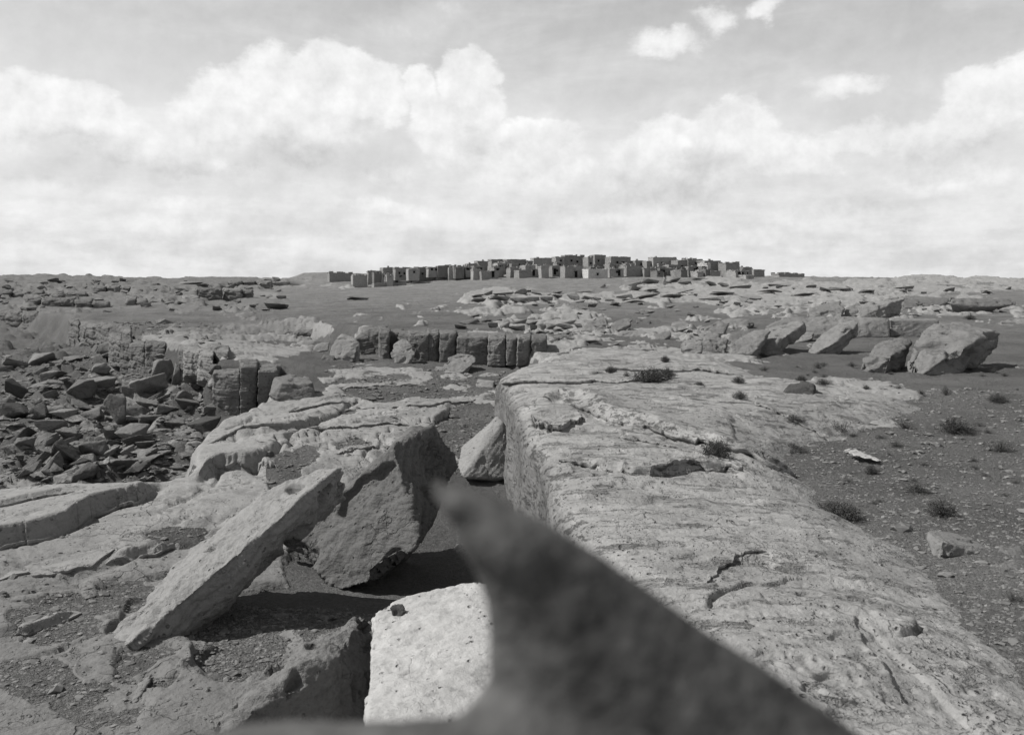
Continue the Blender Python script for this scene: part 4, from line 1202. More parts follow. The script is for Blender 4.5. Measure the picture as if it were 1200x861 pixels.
# ---- rows of small blocks on the plateau, talus, scattered stones: shared meshes
PROTO = []
rn = random.Random(3)
for k in range(14):
    flat = (.42, .55, .7, .95)[k % 4]
    pts = []
    for i in range(9 + k % 3):
        v_ = Vector((rn.uniform(-1, 1), rn.uniform(-1, 1), rn.uniform(-1, 1)))
        m_ = max(abs(c) for c in v_); v_ /= m_ ** .75
        pts.append(Vector((v_.x * .5, v_.y * .42, v_.z * .5 * flat)))
    me = remesh_np(hull_bm(pts), .036)
    displace(me, .5, k * 1.3, .42, Vector((.1, .1, 1)), .9)
    co_ = np.empty(len(me.vertices) * 3, np.float32); me.vertices.foreach_get('co', co_); co_ = co_.reshape(-1, 3)
    c_ = (co_.max(0) + co_.min(0)) / 2; s_ = (co_.max(0) - co_.min(0))
    me.vertices.foreach_set('co', ((co_ - c_) / s_).astype(np.float32).ravel()); me.update()
    PROTO.append(me)


def proto_mat(mat):
    out = []
    for me in PROTO:
        m2 = me.copy(); m2.materials.clear(); m2.materials.append(mat); out.append(m2)
    return out


P_tal, P_far, P_dk, P_mid, P_pale = proto_mat(M_tal), proto_mat(M_far), proto_mat(M_dark), proto_mat(M_mid), proto_mat(M_rock)


USED = set()
ANCH = {
    'talus': [(131, 415, 'the pale slab propped against the far cliff corner'), (45, 424, 'the flat slab on the open slope'), (14, 430, 'the flat slab at the left picture edge'), (92, 462, 'the squared dark fronted block'),
              (138, 485, 'the upright squared block'), (171, 452, 'the large tipped block under the cleft'), (150, 512, 'the blackish block'), (73, 538, 'the dark triangular block'), (97, 558, 'the smooth pale tilted slab'),
              (112, 532, 'the long thin slab'), (57, 480, 'the pale tilted slab'), (55, 517, 'the light narrow slab'), (223, 474, 'the flat topped stone under the nearest cliff'), (21, 483, 'the dark block at the left edge'),
              (236, 497, 'the dark hollow stone'), (61, 440, 'the thin upper slab'), (85, 419, 'the small top slab'), (20, 510, 'the sloping dark slab'), (36, 544, 'the tilted lower left slab'), (171, 533, 'the layered broken block'),
              (206, 440, 'the bottle shaped stone'), (158, 550, 'the light flake on the near rim'), (195, 480, 'the low stone in the rubble'), (114, 450, 'the rubbly mass')],
    'plain': [(1090, 405, 'the large flat topped boulder'), (975, 395, 'the leaning slab boulder'), (905, 395, 'the long pale boulder'), (836, 402, 'the pointed boulder'), (698, 380, 'the triangular pale boulder'), (728, 380, 'the long tilted boulder'),
              (635, 385, 'the row of squared blocks'), (1035, 360, 'the dark sided boulder'), (1150, 356, 'the overhanging slab'), (1085, 353, 'the smooth slanting slab'), (697, 321, 'the light plastered house'), (775, 334, 'the slim stone marker'),
              (742, 335, 'the dark outcrop mound'), (874, 326, 'the tiny light hut'), (550, 404, 'the middle cliff'), (650, 319, 'the bright left faced house'), (920, 323, 'the long ruined wall'), (796, 380, 'the shadowed boulder'), (777, 393, 'the oval tipped boulder'),
              (860, 379, 'the dark faced boulder'), (820, 318, 'the whitewashed upper room'), (570, 350, 'the pale outcrop row'), (965, 362, 'the low humped boulder'), (630, 405, 'the right end of the middle cliff'), (480, 330, 'the tall two storey house')],
    'flat': [(1090, 410, 'the large flat topped boulder'), (1037, 420, 'the wedge shaped boulder'), (1124, 500, 'the wide low bush'), (1106, 592, 'the nearer straggly bush'), (1076, 570, 'the farther straggly bush'), (1010, 533, 'the pale flake'),
             (987, 598, 'the dark spreading bush'), (984, 500, 'the open twiggy bush'), (1172, 466, 'the small flat bush'), (1110, 456, 'the upright bush'), (937, 455, 'the dark angular rock'), (975, 400, 'the leaning slab boulder'), (905, 400, 'the long pale boulder'), (1175, 522, 'the sparse bush at the right edge')],
    'left': [(236, 346, 'the left layered outcrop'), (279, 344, 'the right layered outcrop'), (78, 356, 'the long dark ledge band'), (35, 375, 'the low dark cliff band'), (117, 390, 'the weathered cliff corner'), (322, 360, 'the dark squared outcrop'),
             (348, 332, 'the long outcrop under the low hill'), (222, 333, 'the low skyline ledge'), (180, 400, 'the cliff with the cleft'), (330, 385, 'the two tier ledge'), (390, 322, 'the low hill')],
}


def relabel(zone, px, py, w, h):
    '''name a loose rock by its size and by the nearest thing one can find'''
    size = 'tiny' if w < 7 else 'small' if w < 11 else 'mid sized' if w < 16 else 'larger'
    form = 'flat' if h < w * .45 else 'angular' if h < w * .75 else 'chunky'
    an = sorted(ANCH[zone], key=lambda a: math.hypot(a[0] - px, (a[1] - py) * 1.5))
    for ax, ay, t in an[:7]:
        dx, dy = px - ax, (py - ay) * 1.3
        d = ('just ' if math.hypot(dx, dy) < 20 else 'well ' if math.hypot(dx, dy) > 60 else '')
        if abs(dx) > 2.2 * abs(dy): w_ = 'right of' if dx > 0 else 'left of'
        elif abs(dy) > 2.2 * abs(dx): w_ = 'below' if dy > 0 else 'above'
        else: w_ = ('below and ' if dy > 0 else 'above and ') + ('right of' if dx > 0 else 'left of')
        lab = '%s %s rock %s%s %s' % (size, form, d, w_, t)
        if len(lab.split()) > 16: lab = '%s rock %s %s' % (size, w_, t)
        if lab not in USED:
            USED.add(lab)
            return lab
    return lab


def stone(px, py, w, h, protos, label, group=None, name='stone', rot=None, tilt=None, depth=1.0, D=None, sink=.12, k=None, cat=None):
    """a stone whose foot meets the land at that bearing; w and h as seen, in photo pixels"""
    if D is None:
        x, y, z = hit(px, py)
    else:
        x, y = PL(px, D); z = zat(x, y)
    W_ = w * y / 1000; H_ = h * y / 1000
    # the top of a flat stone is seen foreshortened
    dep = W_ * depth * rn.uniform(.7, 1.0)
    slope = max(.02, -z / y)
    Hz = max(H_ - dep * slope * .8, H_ * .45)
    me_ = protos[rn.randrange(len(protos)) if k is None else k]
    o = bpy.data.objects.new(name, me_)
    o.scale = (W_, dep, Hz)
    o.rotation_euler = (rn.uniform(-.2, .2) if tilt is None else tilt[0], rn.uniform(-.25, .25) if tilt is None else tilt[1], rn.uniform(-.5, .5) if rot is None else rot)
    o.location = (x, y + dep * .3, z + Hz * (.5 - sink))
    link(o)
    tag(o, label, cat or ('boulder' if w > 18 else 'rock'), group)
    return o


TH_ = [
    (131, 421, 26, 20, (0, -.6), 'pale slab propped against the foot of the far cliff corner'),
    (45, 427, 30, 14, None, 'flat grey slab on the open slope at the upper left'), (14, 433, 28, 12, None, 'flat slab at the left edge of the talus'),
    (92, 472, 24, 20, (0, 0), 'squared block with a dark front in the middle of the talus'), (138, 500, 26, 34, (0, .1), 'upright squared block standing out of the talus with a dark front'),
    (171, 464, 36, 26, (0, -.5), 'large tipped block below the dark cliff with cleft'), (150, 520, 28, 20, (.3, .2), 'blackish block below the upright squared one'),
    (73, 548, 30, 26, (.3, .6), 'dark triangular block low in the talus'), (97, 566, 28, 20, (.2, -.7), 'smooth pale slab tilted low in the talus'),
    (112, 538, 38, 12, (0, -.3), 'long thin slab above the smooth pale one'), (57, 487, 26, 16, (.1, -.6), 'pale tilted slab left of the squared block'),
    (71, 492, 24, 12, (0, .1), 'flat grey slab touching the pale tilted slab'), (55, 524, 24, 14, (.1, -.6), 'light narrow slab in the left talus'), (84, 552, 26, 12, (0, -.5), 'slim slab next to the dark triangular block'),
    (171, 540, 22, 14, (0, -.3), 'layered broken block near the rim of the talus'), (223, 481, 32, 14, (0, .1), 'flat topped stone at the foot of the nearest cliff'), (195, 486, 22, 12, None, 'low stone between the rubble and the nearest cliff'),
    (21, 492, 30, 20, (0, 0), 'dark block at the left edge of the talus'), (12, 468, 22, 18, (0, .3), 'very dark block higher at the left edge'), (236, 505, 32, 16, (.2, 0), 'dark rounded hollow stone below the nearest cliff'),
    (61, 446, 24, 12, (0, -.4), 'thin slab among the upper talus'), (85, 424, 20, 10, (0, -.4), 'small slab at the top of the talus'), (114, 462, 34, 18, None, 'rubbly brown mass between the squared block and the cliff'),
    (20, 518, 26, 16, (.1, -.3), 'sloping dark slab at the left of the talus'), (36, 549, 26, 12, (.1, -.7), 'tilted slab at the lower left of the talus'), (30, 560, 24, 12, (.1, -.6), 'pale slab just behind the near shelf'),
    (158, 556, 24, 12, (0, -.4), 'light flake on the near rim of the talus'), (176, 430, 8, 16, (0, 0), 'slim standing stone in the cleft of the dark cliff'), (206, 452, 9, 24, (0, 0), 'bottle shaped stone before the dark cliff'),
    (252, 452, 14, 14, None, 'round stone at the side of the nearest cliff'), (188, 448, 22, 26, (0, 0), 'pale lobed boulder under the dark cliff'), (66, 536, 20, 12, None, 'grey block above the dark triangular one'),
]
for (px, py, w, h, tl, lab) in TH_:
    w *= 1.2; h *= 1.25
    stone(px, py, w, h, P_dk if 'dark ' in lab.split(' with')[0] and 'dark cliff' not in lab and 'dark triangular one' not in lab else P_tal, lab, tilt=tl, name='talus_block')
G_T = 'broken rocks strewn over the talus slope'
cnt = 0
for i in range(900):
    if cnt >= 190: break
    px = rn.uniform(-5, 255); py = rn.uniform(405, 575)
    x, y, z = hit(px, py)
    if sdist(pl_tal, np.array([x]), np.array([y]))[0] < .8: continue
    if px < 100 and py < 425 - px * .1: continue
    s = rn.choice((5, 5, 6, 7, 8, 9, 11, 14, 18, 24)) * (.75 + (py - 400) / 320)
    stone(px, py, s * rn.uniform(.9, 1.6), s * rn.uniform(.6, 1.0), P_tal if rn.random() < .6 else P_mid, relabel('talus', px, py - s * .4, s * 1.2, s * .8), G_T, 'talus_rock', tilt=(rn.uniform(-.3, .4), rn.uniform(-.7, .3)), sink=rn.uniform(.12, .4))
    cnt += 1
# row of squared blocks across the middle distance
for i, (px, py, w, h) in enumerate([(606, 387, 20, 7), (607, 380, 22, 7), (625, 387, 9, 8), (636, 388, 8, 8), (646, 387, 14, 8), (661, 386, 22, 8), (665, 379, 20, 5), (592, 385, 12, 8), (578, 384, 12, 7), (677, 384, 10, 6)]):
    stone(px, py, w, h, P_far, ['leftmost low block','upper long block','first narrow block','second narrow block','middle block','wide end block','flat upper block','detached low block','far left detached block','last small block at the right'][i] + ' in the row of squared blocks beyond the middle cliff', 'row of squared blocks', 'stone_block', tilt=(0, 0), rot=0, depth=.7)
G_M = 'loose rocks scattered over the plateau'
spots = [(655, 397, 12, 5), (667, 397, 16, 6), (692, 403, 22, 5), (540, 386, 14, 6), (550, 380, 20, 6), (570, 378, 14, 6), (556, 372, 12, 4), (885, 409, 10, 4), (760, 412, 14, 4), (720, 405, 12, 4),
         (540, 396, 10, 5), (520, 396, 8, 4), (500, 394, 9, 4), (575, 395, 14, 5), (590, 394, 10, 5), (470, 396, 10, 5)]
for (px, py, w, h) in spots:
    stone(px, py, w, h, P_far, relabel('plain', px, py - 3, w, h), G_M)
for i in range(110):
    px = rn.uniform(560, 1190); py = rn.choice((rn.uniform(334, 362), rn.uniform(360, 400)))
    if py > 372 and px > 860: continue
    w = rn.uniform(5, 15); h = w * rn.uniform(.25, .45); stone(px, py, w, h, P_far, relabel('plain', px, py - 3, w, h), G_M)
G_L = 'loose rocks on the left plateau'
for i in range(90):
    px = rn.uniform(-5, 330); py = rn.uniform(330, 366)
    w = rn.uniform(4, 12); h = w * rn.uniform(.3, .6); stone(px, py, w, h, P_tal if rn.random() < .7 else P_far, relabel('left', px, py - 3, w, h), G_L)
# pavement of pale blocks below the village
G_P = 'pale flat outcrop blocks below the village'
for (px, py, w, h) in [(561, 354, 22, 6), (585, 352, 26, 7), (608, 354, 22, 6), (625, 353, 14, 6), (640, 354, 18, 6), (560, 348, 18, 4), (590, 346, 24, 4), (618, 342, 22, 3), (655, 350, 22, 6), (672, 351, 16, 9), (676, 355, 20, 5), (688, 351, 14, 5),
                       (686, 343, 22, 3), (732, 350, 20, 6), (757, 349, 34, 9), (790, 349, 30, 6), (745, 355, 26, 4), (800, 343, 34, 6), (850, 346, 34, 6), (835, 352, 30, 5), (880, 350, 30, 6), (905, 344, 34, 5), (945, 347, 30, 5),
                       (870, 338, 26, 4), (915, 336, 28, 4), (985, 341, 30, 5), (1020, 344, 26, 5), (1060, 339, 30, 4)]:
    stone(px, py, w, h, P_pale, relabel('plain', px, py - 3, w, h).replace(' rock ', ' pale outcrop block '), G_P, 'outcrop_block', tilt=(rn.uniform(-.06, .06), rn.uniform(-.06, .06)), rot=rn.uniform(-.2, .2), depth=.9)
for (px, py, w, h, lab) in [(742, 335, 26, 7, 'dark low outcrop mound below the centre of the village'), (763, 333, 22, 7, 'dark hummock right of the low outcrop mound'), (788, 331, 20, 9, 'stack of broken ledges below the village, right of the dark hummock'),
                            (803, 334, 16, 5, 'low dark ledge right of the stacked broken ledges'), (820, 328, 22, 3, 'thin dark ledge just under the village at its right part'),
                            (222, 333, 30, 4, 'low dark ledge on the far left skyline'), (322, 363, 26, 8, 'dark squared outcrop on the slope left of the village'), (418, 352, 26, 5, 'dark low mound of stones on the slope'),
                            (348, 334, 30, 9, 'long dark outcrop under the low hill left of the village'), (325, 335, 24, 6, 'small dark outcrop left of the long one under the low hill')]:
    stone(px, py, w, h, P_tal, lab, name='outcrop', tilt=(0, 0), rot=0, depth=.8, cat='outcrop')
# gravel: countless chips, one object
base = np.array([(1, 0, 0), (-1, 0, 0), (0, 1, 0), (0, -1, 0), (0, 0, 1), (0, 0, -1), (.6, .6, .5), (-.6, .6, .5), (.6, -.6, .5), (-.6, -.6, .5)], float)
bm = hull_bm([Vector(p) for p in base * np.array([1, .8, .6])])
bm.verts.ensure_lookup_table()
bv = np.array([v.co[:] for v in bm.verts]); bf = np.array([[v.index for v in f.verts] for f in bm.faces if len(f.verts) == 3])
bm.free()
NG = 42000
cx_, cy_, cs = [], [], []
zones = [(0.40, (840, 1210), (450, 860)), (.10, (0, 420), (680, 861)), (.05, (290, 440), (500, 600)), (.08, (535, 612), (560, 600)), (.12, (380, 600), (440, 530)), (.12, (200, 450), (690, 790)), (.16, (0, 250), (600, 861)), (.10, (0, 250), (420, 570)), (.07, (0, 250), (410, 575))]
for frac, xr, yr in zones:
    k = int(NG * frac)
    pxs = rng.uniform(*xr, k); pys = rng.uniform(*yr, k)
    z_ = -3.4 if xr[0] < 800 else -2.72
    if yr[0] in (410, 420): z_ = -4.6
    D_ = -z_ * 1000 / (pys - 330)
    cx_.append((pxs - 600) * D_ / 1000); cy_.append(D_); cs.append(np.clip(D_ * .0011, .005, .03) * rng.lognormal(.0, .55, k) * np.where(rng.random(k) < .03, 2.6, 1.0) * (3.0 if yr[0] == 410 else 1.0))
cx_ = np.concatenate(cx_); cy_ = np.concatenate(cy_); cs = np.concatenate(cs)
zz, rk_, mt_, so_ = ground(cx_, cy_, True)
keep = (rk_ < .55) | (rng.random(len(cx_)) < .12)
db_ = sdist(bpoly, cx_, cy_); keep &= ~((db_ > .3) & (cx_ > -.3))
cx_, cy_, cs, zz = cx_[keep], cy_[keep], cs[keep], zz[keep]
a_ = rng.uniform(0, 2 * PI, len(cx_))
sx_ = cs * rng.uniform(.8, 1.5, len(cs)); sz_ = cs * rng.uniform(.5, 1, len(cs))
VV = np.empty((len(cx_), len(bv), 3))
VV[:, :, 0] = cx_[:, None] + (bv[None, :, 0] * np.cos(a_)[:, None] - bv[None, :, 1] * np.sin(a_)[:, None]) * sx_[:, None]
VV[:, :, 1] = cy_[:, None] + (bv[None, :, 0] * np.sin(a_)[:, None] + bv[None, :, 1] * np.cos(a_)[:, None]) * cs[:, None]
VV[:, :, 2] = zz[:, None] + bv[None, :, 2] * sz_[:, None]
VV += rng.uniform(-.15, .15, VV.shape) * cs[:, None, None]
FF = (bf[None] + (np.arange(len(cx_)) * len(bv))[:, None, None]).reshape(-1, 3)
me = mesh_np('gravel', VV.reshape(-1, 3), FF, False)
M_grav, n, b = base_mat('gravel_chips')
co = n.n('ShaderNodeTexCoord').outputs['Object']
gc = n.vor(co, 18, 'F1', 'Color'); gb = n.n('ShaderNodeRGBToBW'); n.l(gc, gb.inputs[0])
grey_to(n, b, n.m('MULTIPLY', .165, n.m('ADD', .45, gb.outputs[0])))
me.materials.append(M_grav)
tag(link(bpy.data.objects.new('gravel', me)), 'loose angular gravel chips covering the flats between the rocks', 'gravel', kind='stuff')

# ------------------------------------------------------------------ scrub
M_twig, n, b = base_mat('scrub_twigs')
co = n.n('ShaderNodeTexCoord').outputs['Object']
grey_to(n, b, n.m('MULTIPLY', .075, n.m('ADD', .5, n.noise(co, 9, 3, .6))))


def bush_mesh(seed, nst=150, leafy=1.0):
    """dome of stems from one root crown with small leaves; unit size"""
    r_ = random.Random(seed); V_ = []; F_ = []
    for i in range(nst):
        a = r_.uniform(0, 2 * PI); e = math.asin(r_.random() ** .8); L = r_.uniform(.7, 1.08) * (1 - .1 * math.sin(3 * a + seed))
        d0 = Vector((math.cos(a) * math.cos(e), math.sin(a) * math.cos(e), math.sin(e) * 1.0 + .12))
        p = Vector((d0.x * .12, d0.y * .12, 0)); w = .012
        side = Vector((-math.sin(a), math.cos(a), r_.uniform(-.3, .3)))
        prev = p; segs = 3
        for s in range(segs):
            nx = prev + d0 * L * .5 / segs * (1.0 if s < 2 else .8) + Vector((r_.uniform(-.03, .03), r_.uniform(-.03, .03), r_.uniform(-.01, .03)))
            k = len(V_); ww = w * (1 - s / segs * .7)
            V_ += [prev - side * ww, prev + side * ww, nx]
            F_.append((k, k + 1, k + 2))
            for q in range(int((9 if s == 2 else 6) * leafy) if s else 1):
                t = r_.random(); c = prev.lerp(nx, t) + Vector((r_.uniform(-.04, .04), r_.uniform(-.04, .04), r_.uniform(-.03, .04)))
                u = Vector((r_.uniform(-1, 1), r_.uniform(-1, 1), r_.uniform(-.5, 1))).normalized() * r_.uniform(.02, .04)
                v = u.cross(Vector((r_.uniform(-1, 1), r_.uniform(-1, 1), r_.uniform(-1, 1)))).normalized() * .013
                k = len(V_); V_ += [c, c + u * .5 + v, c + u, c + u * .5 - v]; F_ += [(k, k + 1, k + 2), (k, k + 2, k + 3)]
            prev = nx
    return mesh_np('scrub_bush', [tuple(v) for v in V_], F_, False)


BM_ = [bush_mesh(1, 260, 1.3), bush_mesh(2, 230, 1.2), bush_mesh(3, 120, .6), bush_mesh(4, 200, 1.0)]
for m_ in BM_: m_.materials.append(M_twig)


BU = [(842, 536, 44, 26, 0, 'dense dark bush in the crack of the great ledge'), (665, 0, 0, 0, 0, ''), (987, 610, 64, 26, 0, 'low dark spreading bush at the edge of the rock and gravel'),
      (762, 448, 52, 20, 1, 'broad grey bush on the far part of the great ledge'), (782, 443, 30, 14, 1, 'bush growing into the right side of the broad grey one'), (716, 437, 14, 10, 1, 'small bush left of the broad grey one'),
      (735, 441, 12, 8, 2, 'tuft between the small bush and the broad grey one'), (780, 424, 12, 9, 1, 'round tuft behind the broad grey bush'), (984, 511, 28, 22, 2, 'open twiggy bush left of the gravel centre'),
      (1124, 508, 46, 20, 3, 'wide low bush in the upper right gravel'), (1106, 605, 46, 22, 3, 'straggly bush at the right, the nearer of a pair'), (1076, 578, 36, 20, 2, 'thin straggly bush at the right, the farther of a pair'),
      (1022, 556, 18, 14, 3, 'small bush beside the pale flake in the gravel'), (1172, 472, 28, 12, 3, 'small flat bush at the right below the large boulder'), (1110, 463, 14, 14, 2, 'small upright bush below the wedge boulder'),
      (966, 451, 20, 9, 3, 'low bush right of the dark angular rock'), (940, 447, 16, 9, 3, 'low bush just above the dark angular rock'), (960, 432, 18, 10, 2, 'pale bush between the boulder and the ledge pavement'),
      (866, 449, 20, 10, 3, 'bush at the right margin of the great ledge'), (868, 468, 22, 12, 3, 'bush just in front of the one at the right ledge margin'), (930, 530, 40, 12, 3, 'bushy tangle at the end of the long crack'),
      (932, 496, 26, 12, 3, 'small tangle behind the end of the long crack'), (1062, 502, 26, 10, 2, 'sparse bush left of the wide low one'), (1052, 524, 22, 10, 2, 'sparse bush in front of the pavement end'),
      (1175, 530, 36, 16, 2, 'sparse bush at the right edge'), (1190, 705, 30, 14, 2, 'faint tuft at the right edge near the small rocks'), (1138, 375, 14, 7, 3, 'bush behind the large flat topped boulder'),
      (1062, 392, 14, 6, 3, 'bush against the square faced block'), (1016, 456, 10, 6, 3, 'tiny tuft on the pavement end'), (820, 452, 14, 6, 3, 'tiny bush right of the broad grey one'), (1165, 437, 14, 8, 2, 'tiny bush right of the large boulder'),
      (1080, 462, 14, 7, 2, 'sparse tuft in front of the large boulder'), (920, 392, 12, 6, 3, 'small bush between the boulders'), (1000, 430, 16, 7, 2, 'grass tuft in front of the wedge boulder'), (895, 418, 14, 5, 3, 'small bush below the long pale boulder'),
      (700, 438, 26, 4, 2, 'flat tuft at the left of the ledge bushes')]
for (px, py, w, h, k, lab) in BU:
    if not lab: continue
    x, y, z = ledge_or_ground(px, py)
    o = bpy.data.objects.new('scrub_bush', BM_[k]); W_ = w * y / 1000
    o.scale = (W_ * .95, W_ * .75, h * y / 1000 * 1.55); o.location = (x, y + W_ * .15, z - .01); o.rotation_euler = (0, 0, rn.uniform(0, 6.28))
    link(o); tag(o, lab, 'bush')
G_B = 'tiny dry tufts on the gravel'
for i in range(60):
    px, py = rn.uniform(860, 1200), rn.uniform(420, 600)
    if px < 930 and py > 450: continue
    x, y, z = hit(px, py)
    w = rn.uniform(5, 13); o = bpy.data.objects.new('dry_tuft', BM_[2]); W_ = w * y / 1000
    o.scale = (W_, W_, W_ * .8); o.location = (x, y, z - .01); o.rotation_euler = (0, 0, rn.uniform(0, 6.28)); link(o); tag(o, relabel('flat', px, py - 3, w, w).replace(' rock ', ' dry tuft ').replace('angular ', 'ragged ').replace('chunky ', ''), 'grass tuft', G_B)
x, y, z = hit(1010, 540)
hero('boulder', [(985, 526, .3), (1000, 534, 0), (1036, 542, -.3), (1030, 537, .1), (998, 524, .5), (1010, 534, .2)], 13.1, .016, M_pit, 'thin pale flake lying flat on the gravel', .4, 3.3, cat='stone', size=.3)

# ------------------------------------------------------------------ village
def wallmat(name, a):
    m, n, b = base_mat(name)
    co = n.n('ShaderNodeTexCoord').outputs['Object']
    br = n.noise(n.mul(co, (1, 1, 2.4)), 2.2, 4, .7); st = n.vor(n.mul(co, (1, 1, 1.8)), 2.6, 'F1', 'Color')
    gb = n.n('ShaderNodeRGBToBW'); n.l(st, gb.inputs[0])
    oi = n.n('ShaderNodeObjectInfo')
    v = n.m('MULTIPLY', a, n.m('ADD', .62, n.m('ADD', n.m('MULTIPLY', br, .36), n.m('MULTIPLY', gb.outputs[0], .36))))
    grey_to(n, b, v); bump(n, b, n.m('ADD', br, n.m('MULTIPLY', gb.outputs[0], .4)), .12)
    return m


M_w1, M_w2, M_w3 = wallmat('stone_masonry', .25), wallmat('mud_plaster', .31), wallmat('whitewash', .5)
M_w4 = wallmat('dark_masonry', .17)
M_hole, n, b = base_mat('dark_interior'); grey_to(n, b, n.m('ADD', .012, 0.0))
M_wood, n, b = base_mat('weathered_poles'); co = n.n('ShaderNodeTexCoord').outputs['Object']; grey_to(n, b, n.m('MULTIPLY', .12, n.m('ADD', .6, n.noise(co, 8, 3))))


def mb_box(bm, c, s, jit=0.0, r_=rn):
    vs_ = []
    for dx in (-.5, .5):
        for dy in (-.5, .5):
            for dz in (-.5, .5):
                vs_.append(bm.verts.new((c[0] + dx * s[0] + r_.uniform(-jit, jit), c[1] + dy * s[1] + r_.uniform(-jit, jit), c[2] + dz * s[2] + r_.uniform(-jit, jit) * .6)))
    for q in ((0, 1, 3, 2), (4, 6, 7, 5), (0, 4, 5, 1), (2, 3, 7, 6), (0, 2, 6, 4), (1, 5, 7, 3)):
        bm.faces.new([vs_[i] for i in q])


def part(name, bm, mat, parent):
    bmesh.ops.recalc_face_normals(bm, faces=bm.faces[:])
    me = bpy.data.meshes.new(name); bm.to_mesh(me); bm.free(); me.materials.append(mat)
    return link(bpy.data.objects.new(name, me), parent)


def house(px0, px1, yt, yb, D, label, mat=None, nwin=1, door=False, ladder=False, yaw=None, ragged=False):
    """flat roofed stone house; local x along the front, front faces -y"""
    r_ = random.Random(int(px0 * 7 + yt * 3))
    W_ = (px1 - px0) * D / 1000; H_ = (yb - yt) * D / 1000
    yaw = R(r_.uniform(14, 24)) if yaw is None else R(yaw)
    dep = r_.uniform(3.2, 4.5)
    W_ = max((W_ - dep * math.sin(yaw) * .8) / math.cos(yaw), 1.6)
    root = bpy.data.objects.new('stone_house', None)
    c = P((px0 + px1) / 2, yb, D)
    root.location = c; root.rotation_euler = (0, 0, yaw)
    # sun from the left: the yaw turns the left end towards the viewer
    root.rotation_euler = (0, 0, yaw)
    root.empty_display_size = 1
    link(root); tag(root, label, 'house')
    mat = mat or M_w1
    t = .4
    drop = 1.6
    bm = bmesh.new()
    hh_ = H_ - .35
    mb_box(bm, (0, 0, (hh_ - drop) / 2), (W_, dep, hh_ + drop), .16, r_)
    part('wall', bm, mat, root)
    bm = bmesh.new()
    # parapet, uneven coping stones
    nn = max(3, int(W_ / 1.1))
    for sgn in (-1, 1):
        for i in range(nn):
            hh2 = r_.uniform(.28, .5) if not ragged else r_.uniform(.08, .8)
            mb_box(bm, (-W_ / 2 + (i + .5) * W_ / nn, sgn * (dep / 2 - .16), hh_ + hh2 / 2 - .03), (W_ / nn + .12, .36, hh2), .05, r_)
    for sgn in (-1, 1):
        for i in range(3):
            hh2 = r_.uniform(.28, .45)
            mb_box(bm, (sgn * (W_ / 2 - .17), -dep / 2 + .5 + (i + .5) * (dep - 1.0) / 3, hh_ + hh2 / 2 - .03), (.33, (dep - 1.0) / 3 + .3, hh2), .04, r_)
    part('parapet', bm, mat, root)
    bm = bmesh.new(); mb_box(bm, (0, 0, hh_ + .03), (W_ - .7, dep - .7, .12)); part('roof', bm, M_w2, root)
    for i in range(nwin):
        xw = -W_ / 2 + (i + 1) * W_ / (nwin + 1) + r_.uniform(-.3, .3)
        zw = hh_ * r_.uniform(.5, .68)
        bm = bmesh.new(); mb_box(bm, (xw, -dep / 2 - .0, zw), (.55, .12, .55), 0)
        wn = part('window', bm, M_hole, root)
        bm = bmesh.new(); mb_box(bm, (xw, -dep / 2 - .06, zw + .36), (.85, .2, .12), 0); part('lintel', bm, M_wood, wn)
    for i in range(r_.randint(0, 2)):
        bm = bmesh.new(); xc, yc = r_.uniform(-.35, .35) * W_, r_.uniform(-.2, .3) * dep; hc = r_.uniform(.4, .9)
        mb_box(bm, (xc, yc, hh_ + hc / 2), (.5, .5, hc), .08, r_); part('chimney', bm, mat, root)
    if door:
        xd = r_.uniform(-.25, .3) * W_
        bm = bmesh.new(); mb_box(bm, (xd, -dep / 2, .85), (.8, .14, 1.7)); dr_ = part('door', bm, M_hole, root)
        bm = bmesh.new(); mb_box(bm, (xd, -dep / 2 - .06, 1.78), (1.15, .22, .14)); part('lintel', bm, M_wood, dr_)
    if ladder:
        bm = bmesh.new(); xl = W_ * .28
        for s in (-.25, .25):
            mb_box(bm, (xl + s, -dep / 2 - .5, H_ * .5 + .4), (.09, .09, H_ + 1.0))
        for i in range(int(H_ / .4) + 1): mb_box(bm, (xl, -dep / 2 - .5, .3 + i * .4), (.5, .06, .06))
        ld = part('ladder', bm, M_wood, root)
    return root


